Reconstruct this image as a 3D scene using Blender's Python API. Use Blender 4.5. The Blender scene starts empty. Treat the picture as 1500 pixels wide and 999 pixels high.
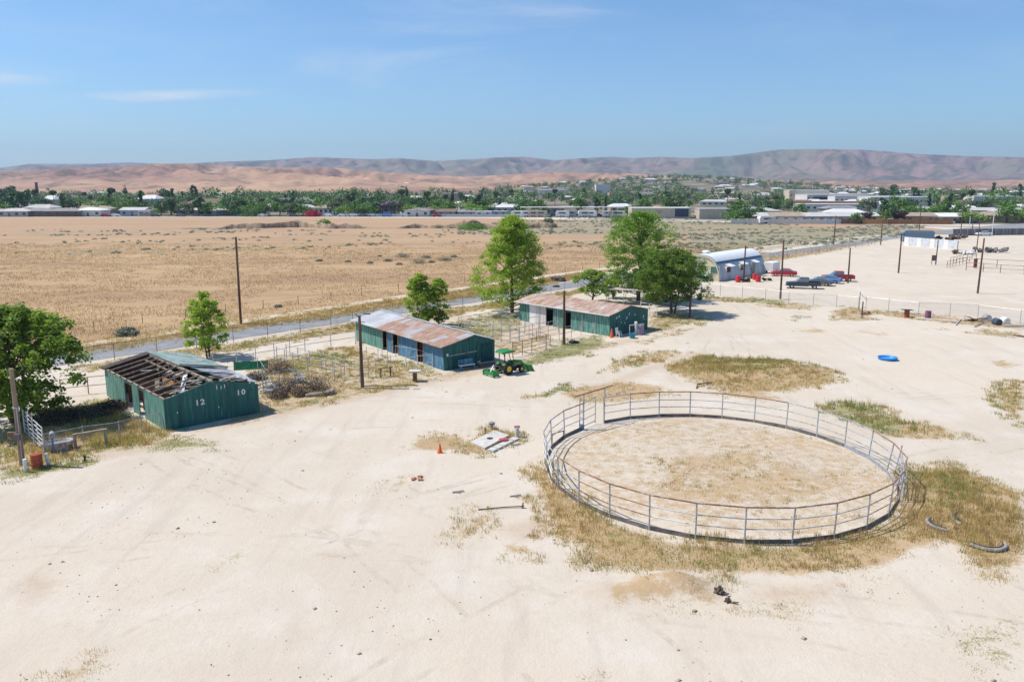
SKY_STR, SUN_STR, HAZE, EXPO = .11, 4.6, 1.0e-4, .2
import bpy, math, random
import numpy as np
from mathutils import Vector, Matrix
random.seed(7); rng = np.random.default_rng(11)
R = math.radians
col = bpy.context.scene.collection
# ------------------------------------------------------------------ camera numbers (used to read ground positions)
CF, CH, CP = 1200.0, 16.0, R(10.92)
def G(px, py, z=0.0):
    u = (px-750)/CF; v = (499.5-py)/CF
    dy = math.cos(CP)+v*math.sin(CP); dz = -math.sin(CP)+v*math.cos(CP)
    t = (z-CH)/dz
    return (u*t, dy*t)
def GD(px, y):                       # ground x for a pixel column at ground distance y (approx.)
    d = y*math.cos(CP)+CH*math.sin(CP)
    return (px-750)/CF*d
# ------------------------------------------------------------------ value noise in numpy
_perm = np.random.default_rng(5).random((256, 256))
def vnoise(x, y):
    x = np.asarray(x, float); y = np.asarray(y, float)
    xi = np.floor(x).astype(int); yi = np.floor(y).astype(int)
    fx = x-xi; fy = y-yi
    fx = fx*fx*(3-2*fx); fy = fy*fy*(3-2*fy)
    a = _perm[xi & 255, yi & 255]; b = _perm[(xi+1) & 255, yi & 255]
    c = _perm[xi & 255, (yi+1) & 255]; d = _perm[(xi+1) & 255, (yi+1) & 255]
    return (a*(1-fx)+b*fx)*(1-fy)+(c*(1-fx)+d*fx)*fy
def fbm(x, y, o=4):
    s = 0; a = .5; t = 0
    for i in range(o):
        s = s+a*vnoise(x*2**i+17*i, y*2**i-9*i); t += a; a *= .5
    return s/t
# ------------------------------------------------------------------ terrain height
MOUNDS = [(G(968, 852), 1.1, .7, .42), (G(1005, 862), .8, .7, .32), (G(905, 868), 2.4, .9, .12), (G(1110, 545), 6, 4, .25),
          (G(905, 540), 3, 1.6, .2), (G(1190, 610), 3.5, 1.8, .15), (G(1420, 745), 2.6, 2.2, .2)]
def terrain(x, y):
    x = np.asarray(x, float); y = np.asarray(y, float)
    z = np.zeros(np.broadcast(x, y).shape)
    for (cx, cy), sx, sy, h in MOUNDS:
        z = z+h*np.exp(-((x-cx)/sx)**2-((y-cy)/sy)**2)
    # town hill and slow rise behind the town
    z = z+25*np.exp(-((x-(.200*y))/(.12*y+60))**2)*np.clip((y-800)/800., 0, 1)**1.3*np.exp(-((y-1650)/650)**2)
    # eroded wash crossing the field
    g = 1.0*np.clip(1-abs(y-(293+9*(fbm(x/26.+3, x*0, 3)-.5)*2))/3.2, 0, 1)*np.clip((fbm(x/45.+9, x*0+2, 2)-.28)*6, 0, 1)*((x > -150) & (x < 40))
    return z-g
def tz(x, y): return float(terrain(x, y))
# ------------------------------------------------------------------ mesh builder
class MB:
    def __init__(s, off=(0, 0, 0)):
        s.v = []; s.f = []; s.off = Vector(off)
    def add(s, vs, fs):
        n = len(s.v); s.v += [Vector(p) for p in vs]; s.f += [tuple(i+n for i in f) for f in fs]; return s
    def box(s, c, sz, rz=0, rx=0, ry=0):
        m = Matrix.Rotation(rz, 3, 'Z') @ Matrix.Rotation(ry, 3, 'Y') @ Matrix.Rotation(rx, 3, 'X')
        c = Vector(c); h = Vector(sz)/2
        vs = [c+m @ Vector((a*h.x, b*h.y, d*h.z)) for a in (-1, 1) for b in (-1, 1) for d in (-1, 1)]
        return s.add(vs, [(0, 1, 3, 2), (4, 6, 7, 5), (0, 4, 5, 1), (2, 3, 7, 6), (0, 2, 6, 4), (1, 5, 7, 3)])
    def beam(s, p, q, w, h):            # rectangular bar between two points (w sideways, h in the other way)
        p = Vector(p); q = Vector(q); d = (q-p).normalized()
        up = Vector((0, 0, 1)) if abs(d.z) < .95 else Vector((0, 1, 0))
        a = d.cross(up).normalized()*w/2; b = a.cross(d).normalized()*h/2
        vs = [p-a-b, p+a-b, p+a+b, p-a+b, q-a-b, q+a-b, q+a+b, q-a+b]
        return s.add(vs, [(3, 2, 1, 0), (4, 5, 6, 7), (0, 1, 5, 4), (1, 2, 6, 5), (2, 3, 7, 6), (3, 0, 4, 7)])
    def tube(s, p, q, r, r2=None, n=6, cap=True):
        p = Vector(p); q = Vector(q); r2 = r if r2 is None else r2; d = (q-p)
        if d.length < 1e-6: return s
        d.normalize(); up = Vector((0, 0, 1)) if abs(d.z) < .9 else Vector((1, 0, 0))
        a = d.cross(up).normalized(); b = d.cross(a)
        vs = []
        for P, rr in ((p, r), (q, r2)):
            for i in range(n):
                t = 2*math.pi*i/n; vs.append(P+(a*math.cos(t)+b*math.sin(t))*rr)
        fs = [(i, (i+1) % n, n+(i+1) % n, n+i) for i in range(n)]
        if cap: fs += [tuple(range(n-1, -1, -1)), tuple(range(n, 2*n))]
        return s.add(vs, fs)
    def path(s, pts, r, n=6):
        for a, b in zip(pts[:-1], pts[1:]): s.tube(a, b, r, n=n)
        return s
    def lathe(s, c, prof, n=20, axis='Z', caps=True):   # prof: list of (radius, height)
        c = Vector(c); vs = []
        for r, h in prof:
            for i in range(n):
                t = 2*math.pi*i/n; x, y = r*math.cos(t), r*math.sin(t)
                vs.append(c+(Vector((x, y, h)) if axis == 'Z' else Vector((x, h, y)) if axis == 'Y' else Vector((h, x, y))))
        fs = []
        for k in range(len(prof)-1):
            for i in range(n): fs.append((k*n+i, k*n+(i+1) % n, (k+1)*n+(i+1) % n, (k+1)*n+i))
        if caps: fs += [tuple(range(n)), tuple((len(prof)-1)*n+i for i in range(n))]
        return s.add(vs, fs)
    def prism(s, pts, y0, y1, plane='XZ'):            # closed outline in plane, extruded along the third axis
        n = len(pts)
        f = (lambda a, b, t: (a, t, b)) if plane == 'XZ' else ((lambda a, b, t: (t, a, b)) if plane == 'YZ' else (lambda a, b, t: (a, b, t)))
        vs = [f(a, b, y0) for a, b in pts]+[f(a, b, y1) for a, b in pts]
        return s.add(vs, [tuple(range(n)), tuple(range(2*n-1, n-1, -1))]+[(i, (i+1) % n, n+(i+1) % n, n+i) for i in range(n)])
    def blob(s, c, r, sub=2, amp=.25, sz=(1, 1, 1), seed=0):
        import bmesh
        bm = bmesh.new(); bmesh.ops.create_icosphere(bm, subdivisions=sub, radius=1)
        from mathutils import noise
        vs = []
        for v in bm.verts:
            k = 1+amp*noise.noise(v.co*1.7+Vector((seed*3.1, seed, 0)))*2
            vs.append(Vector(c)+Vector((v.co.x*sz[0], v.co.y*sz[1], v.co.z*sz[2]))*r*k)
        s.add(vs, [tuple(v.index for v in f.verts) for f in bm.faces]); bm.free(); return s
    def mesh(s, name, mat, smooth=False, bevel=0):
        import bmesh
        me = bpy.data.meshes.new(name)
        me.from_pydata([tuple(p-s.off) for p in s.v], [], s.f)
        bm = bmesh.new(); bm.from_mesh(me)
        if bevel:
            es = [e for e in bm.edges if len(e.link_faces) == 2 and e.calc_face_angle(0) > .6]
            bmesh.ops.bevel(bm, geom=es, offset=bevel, segments=2, affect='EDGES', profile=.6)
        bmesh.ops.recalc_face_normals(bm, faces=bm.faces)
        bm.to_mesh(me); bm.free()
        me.materials.append(mat)
        if smooth:
            me.polygons.foreach_set('use_smooth', [True]*len(me.polygons))
        return me
    def build(s, name, mat, parent=None, smooth=False, bevel=0):
        o = bpy.data.objects.new(name, s.mesh(name, mat, smooth, bevel)); col.objects.link(o)
        if parent is not None: o.parent = parent
        return o
def raw_mesh(name, V, F, mat, attr=None, k=None):       # numpy arrays, all faces of the same size
    V = np.asarray(V, np.float32); F = np.asarray(F, np.int32); k = F.shape[1]
    me = bpy.data.meshes.new(name)
    me.vertices.add(len(V)); me.vertices.foreach_set('co', V.ravel())
    me.loops.add(F.size); me.loops.foreach_set('vertex_index', F.ravel())
    me.polygons.add(len(F)); me.polygons.foreach_set('loop_start', np.arange(0, F.size, k, dtype=np.int32))
    me.polygons.foreach_set('loop_total', np.full(len(F), k, np.int32))
    if attr is not None:
        a = me.attributes.new('tint', 'FLOAT', 'FACE'); a.data.foreach_set('value', np.asarray(attr, np.float32))
    me.update(calc_edges=True); me.materials.append(mat)
    return me
def link(name, me, parent=None, loc=(0, 0, 0), rz=0, sc=1):
    o = bpy.data.objects.new(name, me); col.objects.link(o); o.location = loc; o.rotation_euler = (0, 0, rz)
    o.scale = (sc, sc, sc) if not isinstance(sc, tuple) else sc
    if parent is not None: o.parent = parent
    return o
def tag(o, label=None, cat=None, group=None, kind=None):
    if label: o['label'] = label
    if cat: o['category'] = cat
    if group: o['group'] = group
    if kind: o['kind'] = kind
    return o
def thing(name, label, cat, loc=(0, 0, 0), rz=0, group=None):
    o = bpy.data.objects.new(name, None); col.objects.link(o); o.empty_display_size = .3
    o.location = (loc[0], loc[1], loc[2] if len(loc) > 2 else tz(loc[0], loc[1])); o.rotation_euler = (0, 0, rz)
    return tag(o, label, cat, group)
def dup(o, loc, rz=None, label=None, sc=None):
    def rec(a, par):
        c = a.copy(); col.objects.link(c)
        if par is not None: c.parent = par; c.matrix_parent_inverse = a.matrix_parent_inverse
        for ch in [h for h in bpy.data.objects if h.parent == a and h != c]: rec(ch, c)
        return c
    r = rec(o, None); r.location = (loc[0], loc[1], loc[2] if len(loc) > 2 else tz(loc[0], loc[1]))
    if rz is not None: r.rotation_euler = (0, 0, rz)
    if sc is not None: r.scale = sc if isinstance(sc, tuple) else (sc, sc, sc)
    if label: r['label'] = label
    return r
# ------------------------------------------------------------------ node helpers
class NT:
    def __init__(s, nt): s.nt = nt; nt.nodes.clear()
    def n(s, t, **kw):
        d = s.nt.nodes.new(t)
        for k, v in kw.items():
            if k.startswith('_'): setattr(d, k[1:], v)
        for k, v in kw.items():
            if k.startswith('_'): continue
            key = k.replace('__', ' ')
            i = d.inputs[int(key[1:])] if key[0] == 'i' and key[1:].isdigit() else d.inputs[key]
            if isinstance(v, bpy.types.NodeSocket): s.nt.links.new(v, i)
            else: i.default_value = v
        return d
    def math(s, op, a, b=0, c=0, clamp=False):
        d = s.n('ShaderNodeMath', _operation=op, _use_clamp=clamp, i0=a, i1=b)
        if op in ('MULTIPLY_ADD', 'COMPARE', 'SMOOTH_MIN'): 
            if isinstance(c, bpy.types.NodeSocket): s.nt.links.new(c, d.inputs[2])
            else: d.inputs[2].default_value = c
        return d.outputs[0]
    def mix(s, f, a, b, bt='MIX'):
        d = s.n('ShaderNodeMix', _data_type='RGBA', _blend_type=bt)
        for i, v in ((0, f), (6, a), (7, b)):
            if isinstance(v, bpy.types.NodeSocket): s.nt.links.new(v, d.inputs[i])
            else: d.inputs[i].default_value = v if i == 0 else (tuple(v)+(1,))[:4]
        return d.outputs[2]
    def step(s, v, a, b):
        d = s.n('ShaderNodeMapRange', _interpolation_type='SMOOTHSTEP', Value=v); d.inputs[1].default_value = a; d.inputs[2].default_value = b
        return d.outputs[0]
    def noise(s, vec, sc, det=4, rough=.55, dist=0):
        return s.n('ShaderNodeTexNoise', Vector=vec, Scale=sc, Detail=det, Roughness=rough, Distortion=dist).outputs[0]
    def mapping(s, vec, sc=(1, 1, 1), rot=(0, 0, 0), loc=(0, 0, 0)):
        return s.n('ShaderNodeMapping', Vector=vec, Scale=sc, Rotation=rot, Location=loc).outputs[0]
def mat(name): 
    m = bpy.data.materials.new(name); m.use_nodes = True
    return m, NT(m.node_tree)
def out(t, sh): t.nt.links.new(sh, t.n('ShaderNodeOutputMaterial').inputs[0])
def bump(t, h, st=.3, d=.05):
    return t.n('ShaderNodeBump', Strength=st, Distance=d, Height=h).outputs[0]
def simple(name, c, rough=.7, metal=0, var=.18, sc=4, bmp=.0, c2=None, c2amt=.5, spec=.3, stretch=None):
    m, t = mat(name)
    co = t.n('ShaderNodeTexCoord').outputs['Object']
    if stretch: co = t.mapping(co, sc=stretch)
    n1 = t.noise(co, sc, 5, .6)
    base = t.mix(t.step(n1, .3, .7), [x*(1-var) for x in c], [min(1, x*(1+var)) for x in c])
    if c2 is not None:
        n2 = t.noise(co, sc*.6+.3, 6, .7, .4)
        base = t.mix(t.step(n2, .62-c2amt*.3, .72-c2amt*.25), base, c2)
    kw = {}
    if bmp: kw['Normal'] = bump(t, n1, .5, bmp)
    p = t.n('ShaderNodeBsdfPrincipled', Base__Color=base, Roughness=rough, Metallic=metal, **{'Specular__IOR__Level': spec}, **kw)
    out(t, p.outputs[0]); return m
# ------------------------------------------------------------------ materials
def leaf_mat(name, dark, light, sp=.05, tr=.35):
    m, t = mat(name)
    a = t.n('ShaderNodeAttribute', _attribute_name='tint').outputs['Fac']
    c = t.mix(a, dark, light)
    d = t.n('ShaderNodeBsdfPrincipled', Base__Color=c, Roughness=.55, **{'Specular__IOR__Level': .25})
    tl = t.n('ShaderNodeBsdfTranslucent', Color=t.mix(.5, c, t.mix(1, c, (1.3, 1.5, .5), 'MULTIPLY')))
    mx = t.n('ShaderNodeMixShader', i0=tr, i1=d.outputs[0], i2=tl.outputs[0])
    out(t, mx.outputs[0]); return m
LEAF_BRIGHT = leaf_mat('leaf_bright', (.17, .285, .025), (.46, .56, .09), tr=.52)
LEAF_MID = leaf_mat('leaf_mid', (.12, .23, .03), (.34, .47, .10), tr=.52)
LEAF_DARK = leaf_mat('leaf_dark', (.065, .135, .02), (.22, .31, .055), tr=.46)
LEAF_AIL = leaf_mat('leaf_feathery', (.08, .16, .02), (.32, .42, .07), tr=.5)
FAR_LEAF = [leaf_mat('far_leaf_green', (.06, .135, .03), (.17, .30, .07), tr=.2), leaf_mat('far_leaf_dark', (.035, .085, .035), (.10, .18, .07), tr=.15),
            leaf_mat('far_leaf_light', (.09, .18, .03), (.24, .38, .075), tr=.25), leaf_mat('far_leaf_olive', (.08, .115, .06), (.20, .24, .12), tr=.2),
            leaf_mat('far_leaf_purple', (.035, .015, .03), (.06, .03, .045), tr=.1), leaf_mat('far_leaf_lilac', (.22, .12, .28), (.4, .25, .45), tr=.1)]
DRY = leaf_mat('dry_grass', (.45, .32, .14), (.70, .54, .28), tr=.45)
BRN = leaf_mat('brown_weed', (.30, .19, .10), (.52, .35, .20), tr=.4)
GRN = leaf_mat('green_grass', (.17, .20, .055), (.42, .42, .16), tr=.45)
GOLD = leaf_mat('field_grass', (.38, .255, .15), (.56, .40, .25), tr=.35)
SAGE = leaf_mat('sage_leaves', (.16, .165, .115), (.34, .35, .25), tr=.1)
TWIG = leaf_mat('dead_twigs', (.10, .07, .055), (.26, .19, .145), tr=.05)
BARK = simple('bark', (.15, .11, .085), .9, var=.35, sc=5, bmp=.05)
WOODPOLE = simple('creosote_pole_wood', (.13, .075, .05), .85, var=.35, sc=3, bmp=.01, stretch=(1, 1, .15), c2=(.24, .15, .11), c2amt=.4)
WOODGREY = simple('weathered_wood', (.33, .27, .21), .85, var=.3, sc=4, bmp=.01, c2=(.2, .15, .11), c2amt=.4)
WOODBROWN = simple('raw_brown_wood', (.19, .105, .065), .85, var=.35, sc=3, c2=(.32, .22, .13), c2amt=.4)
PLY = simple('plywood', (.42, .24, .10), .8, var=.25, sc=2)
PIPE = simple('galvanised_pipe', (.44, .46, .48), .45, .35, .2, 3, c2=(.26, .17, .12), c2amt=.35)
PIPERUST = simple('rusty_pipe', (.27, .14, .09), .8, .1, .35, 3, c2=(.40, .36, .33), c2amt=.35)
PIPEW = simple('white_pipe', (.66, .65, .62), .5, 0, .12, 3, c2=(.4, .24, .16), c2amt=.3)
CURBP = simple('dark_curb_plate', (.13, .125, .13), .7, .1, .35, 2, c2=(.25, .2, .17), c2amt=.4)
CONC = simple('concrete', (.56, .54, .50), .85, 0, .12, 2, bmp=.01, c2=(.4, .36, .3), c2amt=.25)
WHITE = simple('white_paint', (.74, .73, .70), .6, 0, .06, 2)
CREAM = simple('cream_paint', (.58, .52, .36), .7, 0, .1, 2)
GLASS = simple('window_glass', (.03, .05, .05), .12, 0, .2, 2, spec=.6)
GLASSG = simple('green_window', (.06, .14, .10), .3, 0, .2, 2, spec=.5)
RUBBER = simple('tyre_rubber', (.025, .025, .027), .8, 0, .2, 9)
TGREEN = simple('tractor_green', (.02, .17, .03), .4, 0, .12, 5, spec=.5)
TCANOPY = simple('canopy_green', (.02, .23, .06), .45, 0, .06, 5, spec=.5)
TYEL = simple('tractor_yellow', (.72, .52, .02), .45, 0, .1, 5, spec=.5)
DARKM = simple('dark_metal', (.05, .05, .055), .5, .2, .3, 5)
STEEL = simple('bare_steel', (.5, .5, .5), .4, .6, .2, 5)
TIN = simple('tin_sheet', (.55, .57, .58), .45, .35, .15, 1.2, c2=(.4, .36, .33), c2amt=.3)
RUSTRED = simple('rusty_drum_red', (.36, .085, .04), .75, 0, .3, 5, c2=(.18, .07, .04), c2amt=.4)
BRED = simple('red_plastic', (.55, .035, .04), .5, 0, .15, 4)
BPURP = simple('faded_purple_paint', (.21, .09, .17), .6, 0, .25, 5, c2=(.3, .1, .08), c2amt=.4)
ORANGE = simple('cone_orange', (.75, .13, .035), .5, 0, .12, 6)
BLUEP = simple('pool_blue', (.02, .22, .62), .35, 0, .1, 4, spec=.5)
BLUEW = simple('pool_inside', (.08, .42, .72), .3, 0, .15, 4, spec=.5)
PINK = simple('pink_seat', (.5, .15, .25), .6)
SUNRED = simple('red_car_paint', (.42, .012, .03), .3, 0, .05, 2, spec=.6)
NAVY = simple('dark_blue_car_paint', (.028, .045, .07), .3, 0, .05, 2, spec=.6)
GREYC = simple('grey_car_paint', (.10, .115, .135), .3, .1, .05, 2, spec=.6)
BLUEC = simple('light_blue_car_paint', (.08, .22, .52), .35, 0, .05, 2, spec=.6)
WCAR = simple('white_car_paint', (.75, .75, .75), .35, 0, .03, 2, spec=.6)
CHROME = simple('chrome', (.6, .6, .6), .2, .8, .05, 2)
LAMPR = simple('tail_lamp_red', (.4, .01, .01), .3, 0, .05, 2)
LAMPW = simple('head_lamp_lens', (.7, .7, .68), .2, 0, .05, 2)
BLACKJ = simple('black_scrap', (.04, .035, .035), .8, 0, .4, 6)
WOODF = simple('fence_board_brown', (.28, .15, .085), .85, 0, .3, 2)
def roof_rust():
    m, t = mat('rusty_tin_roof')
    co = t.n('ShaderNodeTexCoord').outputs['Object']
    sp = t.n('ShaderNodeSeparateXYZ', Vector=co)
    px = t.math('FLOOR', t.math('MULTIPLY', sp.outputs[1], 1/.85)); row = t.math('FLOOR', t.math('MULTIPLY', sp.outputs[0], 1/1.7))
    v = t.n('ShaderNodeCombineXYZ', X=px, Y=row).outputs[0]
    w = t.n('ShaderNodeTexWhiteNoise', _noise_dimensions='2D', Vector=v).outputs[0]
    grd = t.math('MULTIPLY', sp.outputs[1], 1.0)
    nz = t.noise(t.mapping(co, sc=(.5, 2.2, 1)), 1.1, 6, .65)
    # far end of the roof keeps more bare zinc
    far = t.step(sp.outputs[1], 10.5, 14)
    amt = t.math('ADD', t.math('MULTIPLY', w, .75), t.math('MULTIPLY', nz, .8))
    amt = t.math('SUBTRACT', amt, t.math('MULTIPLY', far, .75))
    rust = t.step(amt, .42, .74)
    rc = t.mix(t.step(t.noise(t.mapping(co, sc=(.6, 2.5, 1)), 1.8, 6, .75), .35, .65), (.24, .11, .065), (.48, .33, .23))
    zc = t.mix(w, (.38, .38, .39), (.52, .53, .54))
    base = t.mix(rust, zc, rc)
    cor = t.n('ShaderNodeTexWave', _wave_type='BANDS', _bands_direction='Y', Vector=co, Scale=2.1, Distortion=0).outputs[1]
    base = t.mix(t.math('MULTIPLY', t.step(t.noise(co, 9, 3, .7), .55, .75), .35), base, (.22, .09, .06))
    p = t.n('ShaderNodeBsdfPrincipled', Base__Color=base, Roughness=.6, Metallic=.1, Normal=bump(t, cor, .5, .03))
    out(t, p.outputs[0]); return m
ROOFRUST = roof_rust()
def roof_pink():
    m, t = mat('faded_rust_roof')
    co = t.n('ShaderNodeTexCoord').outputs['Object']
    nz = t.noise(t.mapping(co, sc=(.35, 2.4, 1)), 1.4, 6, .7)
    base = t.mix(t.step(nz, .38, .62), (.32, .16, .10), (.54, .42, .33))
    base = t.mix(t.step(t.noise(co, .5, 4, .6), .5, .72), base, (.56, .54, .52))
    cor = t.n('ShaderNodeTexWave', _wave_type='BANDS', _bands_direction='Y', Vector=co, Scale=2.1).outputs[1]
    p = t.n('ShaderNodeBsdfPrincipled', Base__Color=base, Roughness=.6, Metallic=.1, Normal=bump(t, cor, .5, .03))
    out(t, p.outputs[0]); return m
ROOFPINK = roof_pink()
def boards(name, c, worn, amt=.4, bw=.2, ax='Y', pale=None):
    m, t = mat(name)
    co = t.n('ShaderNodeTexCoord').outputs['Object']
    sp = t.n('ShaderNodeSeparateXYZ', Vector=co)
    h = t.math('ADD', sp.outputs[0], sp.outputs[1])
    k = t.math('DIVIDE', h, bw)
    idx = t.math('FLOOR', k); fr = t.math('FRACT', k)
    w = t.n('ShaderNodeTexWhiteNoise', _noise_dimensions='1D', W=idx).outputs[0]
    gap = t.math('GREATER_THAN', t.math('ABSOLUTE', t.math('SUBTRACT', fr, .5)), .46)
    base = t.mix(w, [x*.72 for x in c], [min(1, x*1.25) for x in c])
    st = t.noise(t.mapping(co, sc=(3, 3, .4)), 1.6, 6, .7)
    base = t.mix(t.math('MULTIPLY', t.step(st, .66-amt*.25, .8-amt*.2), .85), base, worn)
    if pale: 
        st2 = t.noise(t.mapping(co, sc=(1.2, 1.2, .5), loc=(5, 3, 1)), .9, 5, .6)
        base = t.mix(t.math('MULTIPLY', t.step(st2, .45, .65), .6), base, pale)
    base = t.mix(t.math('MULTIPLY', gap, .6), base, (.02, .025, .02))
    p = t.n('ShaderNodeBsdfPrincipled', Base__Color=base, Roughness=.8, Normal=bump(t, t.math('SUBTRACT', 1, gap), .5, .02))
    out(t, p.outputs[0]); return m
GREENB = boards('green_painted_boards', (.014, .10, .088), (.07, .20, .18), .6, pale=(.03, .135, .12))
GREENL = boards('faded_green_boards', (.045, .19, .15), (.26, .40, .33), .85, pale=(.14, .31, .26))
BLUEB = boards('blue_painted_boards', (.045, .15, .25), (.20, .36, .45), .7, pale=(.12, .27, .38))
BROWNB = boards('bare_brown_boards', (.13, .06, .04), (.26, .17, .11), .4)
WHITEB = boards('white_board_panel', (.60, .58, .55), (.45, .4, .36), .3)
SLATD = boards('dark_slat_fence', (.16, .16, .18), (.28, .26, .25), .4, bw=.5)
def chain(name='chain_link_mesh'):
    m, t = mat(name)
    co = t.n('ShaderNodeTexCoord').outputs['Object']
    sp = t.n('ShaderNodeSeparateXYZ', Vector=co)
    h = t.math('ADD', sp.outputs[0], sp.outputs[1]); z = sp.outputs[2]
    def ln(a):
        f = t.math('FRACT', t.math('DIVIDE', a, .075))
        return t.math('GREATER_THAN', f, .93)
    a = t.math('MAXIMUM', ln(t.math('ADD', h, z)), ln(t.math('SUBTRACT', h, z)))
    p = t.n('ShaderNodeBsdfPrincipled', Base__Color=(.4, .41, .42, 1), Roughness=.5, Metallic=.3)
    tr = t.n('ShaderNodeBsdfTransparent')
    out(t, t.n('ShaderNodeMixShader', i0=a, i1=tr.outputs[0], i2=p.outputs[0]).outputs[0]); return m
CHAIN = chain()
def quonset_mat():
    m, t = mat('corrugated_silver')
    co = t.n('ShaderNodeTexCoord').outputs['Object']
    wv = t.n('ShaderNodeTexWave', _wave_type='BANDS', _bands_direction='Y', Vector=co, Scale=1.2).outputs[1]
    sp = t.n('ShaderNodeSeparateXYZ', Vector=co)
    pn = t.n('ShaderNodeTexWhiteNoise', _noise_dimensions='1D', W=t.math('FLOOR', t.math('DIVIDE', sp.outputs[1], .8))).outputs[0]
    base = t.mix(pn, (.42, .47, .52), (.52, .57, .61))
    base = t.mix(t.step(t.noise(co, 1.2, 5, .6), .6, .75), base, (.36, .38, .40))
    p = t.n('ShaderNodeBsdfPrincipled', Base__Color=base, Roughness=.45, Metallic=.3, Normal=bump(t, wv, .6, .05))
    out(t, p.outputs[0]); return m
QUON = quonset_mat()
QCAP = simple('white_coated_roof', (.78, .79, .80), .5, .05, .05, 1)
# ------------------------------------------------------------------ ground
def ground_mat():
    m, t = mat('ground_dirt')
    co = t.n('ShaderNodeTexCoord').outputs['Object']
    a1 = t.n('ShaderNodeAttribute', _attribute_name='m1'); a2 = t.n('ShaderNodeAttribute', _attribute_name='m2')
    s1 = t.n('ShaderNodeSeparateColor', Color=a1.outputs['Color']); s2 = t.n('ShaderNodeSeparateColor', Color=a2.outputs['Color'])
    dry, grn, tan = s1.outputs; fld, sage, town = s2.outputs
    big = t.noise(co, .035, 4, .55); mid = t.noise(co, .22, 5, .6, .3); fine = t.noise(co, 1.6, 6, .7); vf = t.noise(co, 9, 4, .75)
    # pale compacted dirt
    dirt = t.mix(t.step(big, .35, .65), (.545, .47, .375), (.60, .515, .41))
    dirt = t.mix(t.step(mid, .42, .72), dirt, (.61, .545, .46))
    str1 = t.noise(t.mapping(co, sc=(1, .12, 1), rot=(0, 0, R(-52))), .8, 5, .6)
    dirt = t.mix(t.math('MULTIPLY', t.step(str1, .5, .72), .35), dirt, (.43, .365, .30))
    str2 = t.noise(t.mapping(co, sc=(.10, 1, 1), rot=(0, 0, R(12))), .9, 5, .65)
    dirt = t.mix(t.math('MULTIPLY', t.step(str2, .52, .75), .3), dirt, (.62, .55, .47))
    dirt = t.mix(t.math('MULTIPLY', t.step(fine, .55, .8), .28), dirt, (.40, .32, .25))
    peb = t.n('ShaderNodeTexVoronoi', Vector=co, Scale=2.6)
    pm = t.math('LESS_THAN', peb.outputs[0], t.math('MULTIPLY', t.step(t.noise(co, .5, 3), .5, .75), .12))
    dirt = t.mix(t.math('MULTIPLY', pm, .6), dirt, (.22, .17, .13))
    # old wheel tracks curving over the lot
    xy = t.n('ShaderNodeSeparateXYZ', Vector=co); wob = t.math('MULTIPLY', t.math('SUBTRACT', t.noise(co, .12, 3), .5), 1.6)
    trk = None
    for cx, cy, rr in ((-60, -5, 66.5), (-58, -8, 71.5), (40, 110, 88), (-38, 92, 62), (60, -30, 84), (60, -26, 92), (-20, -60, 95), (10, 150, 92), (95, 60, 79), (-5, 20, 33.5)):
        dx = t.math('SUBTRACT', xy.outputs[0], cx); dy = t.math('SUBTRACT', xy.outputs[1], cy)
        d = t.math('SQRT', t.math('ADD', t.math('MULTIPLY', dx, dx), t.math('MULTIPLY', dy, dy)))
        e = t.math('ABSOLUTE', t.math('SUBTRACT', t.math('ABSOLUTE', t.math('SUBTRACT', t.math('ADD', d, wob), rr)), .8))
        k = t.step(e, .22, .06); trk = k if trk is None else t.math('MAXIMUM', trk, k)
    trk = t.math('MULTIPLY', trk, t.step(t.noise(co, .16, 4, .7), .46, .62)); trk = t.math('MULTIPLY', trk, t.step(fine, .3, .6))
    dirt = t.mix(t.math('MULTIPLY', trk, .55), dirt, (.43, .35, .265))
    grit = t.noise(co, 22, 4, .8); dirt = t.mix(t.math('MULTIPLY', t.step(grit, .56, .74), .35), dirt, (.40, .32, .24))
    churn = t.math('MULTIPLY', t.step(t.noise(co, 3.4, 5, .75, .6), .5, .68), t.step(t.noise(co, .09, 4, .6), .44, .6)); dirt = t.mix(t.math('MULTIPLY', churn, .3), dirt, (.46, .375, .285))
    # tan soft soil
    def msk(v, n, w, lo=.42, hi=.62):
        return t.step(t.math('ADD', v, t.math('MULTIPLY', t.math('SUBTRACT', n, .5), w)), lo, hi)
    nn = t.math('ADD', t.math('MULTIPLY', fine, .6), t.math('MULTIPLY', vf, .4))
    tm = msk(tan, t.math('ADD', t.math('MULTIPLY', mid, .6), t.math('MULTIPLY', fine, .4)), 1.2, .35, .75)
    c = t.mix(t.math('MULTIPLY', tm, .55), dirt, t.mix(fine, (.50, .37, .25), (.42, .31, .215)))
    dcol = t.mix(nn, (.30, .19, .085), (.50, .36, .20)); dcol = t.mix(t.step(mid, .4, .7), dcol, t.mix(nn, (.40, .25, .12), (.55, .42, .27)))
    nd = t.math('ADD', t.math('MULTIPLY', nn, .7), t.math('MULTIPLY', mid, .3))
    c = t.mix(t.math('MULTIPLY', msk(dry, nd, 3.2, .42, .85), .9), c, dcol)
    gcol = t.mix(nn, (.15, .15, .05), (.34, .32, .14))
    c = t.mix(t.math('MULTIPLY', msk(grn, nn, 3.0, .45, .85), .85), c, gcol)
    # dry grass field
    f1 = t.noise(t.mapping(co, sc=(.22, 1, 1), rot=(0, 0, R(6))), .07, 6, .62, .6)
    f2 = t.noise(t.mapping(co, sc=(.5, 1, 1)), .5, 6, .72); f3 = t.noise(co, 2.2, 5, .75)
    fc = t.mix(t.step(f1, .35, .68), (.475, .33, .185), (.36, .235, .14))
    fc = t.mix(t.math('MULTIPLY', t.step(f2, .5, .68), .6), fc, (.38, .24, .125))
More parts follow.
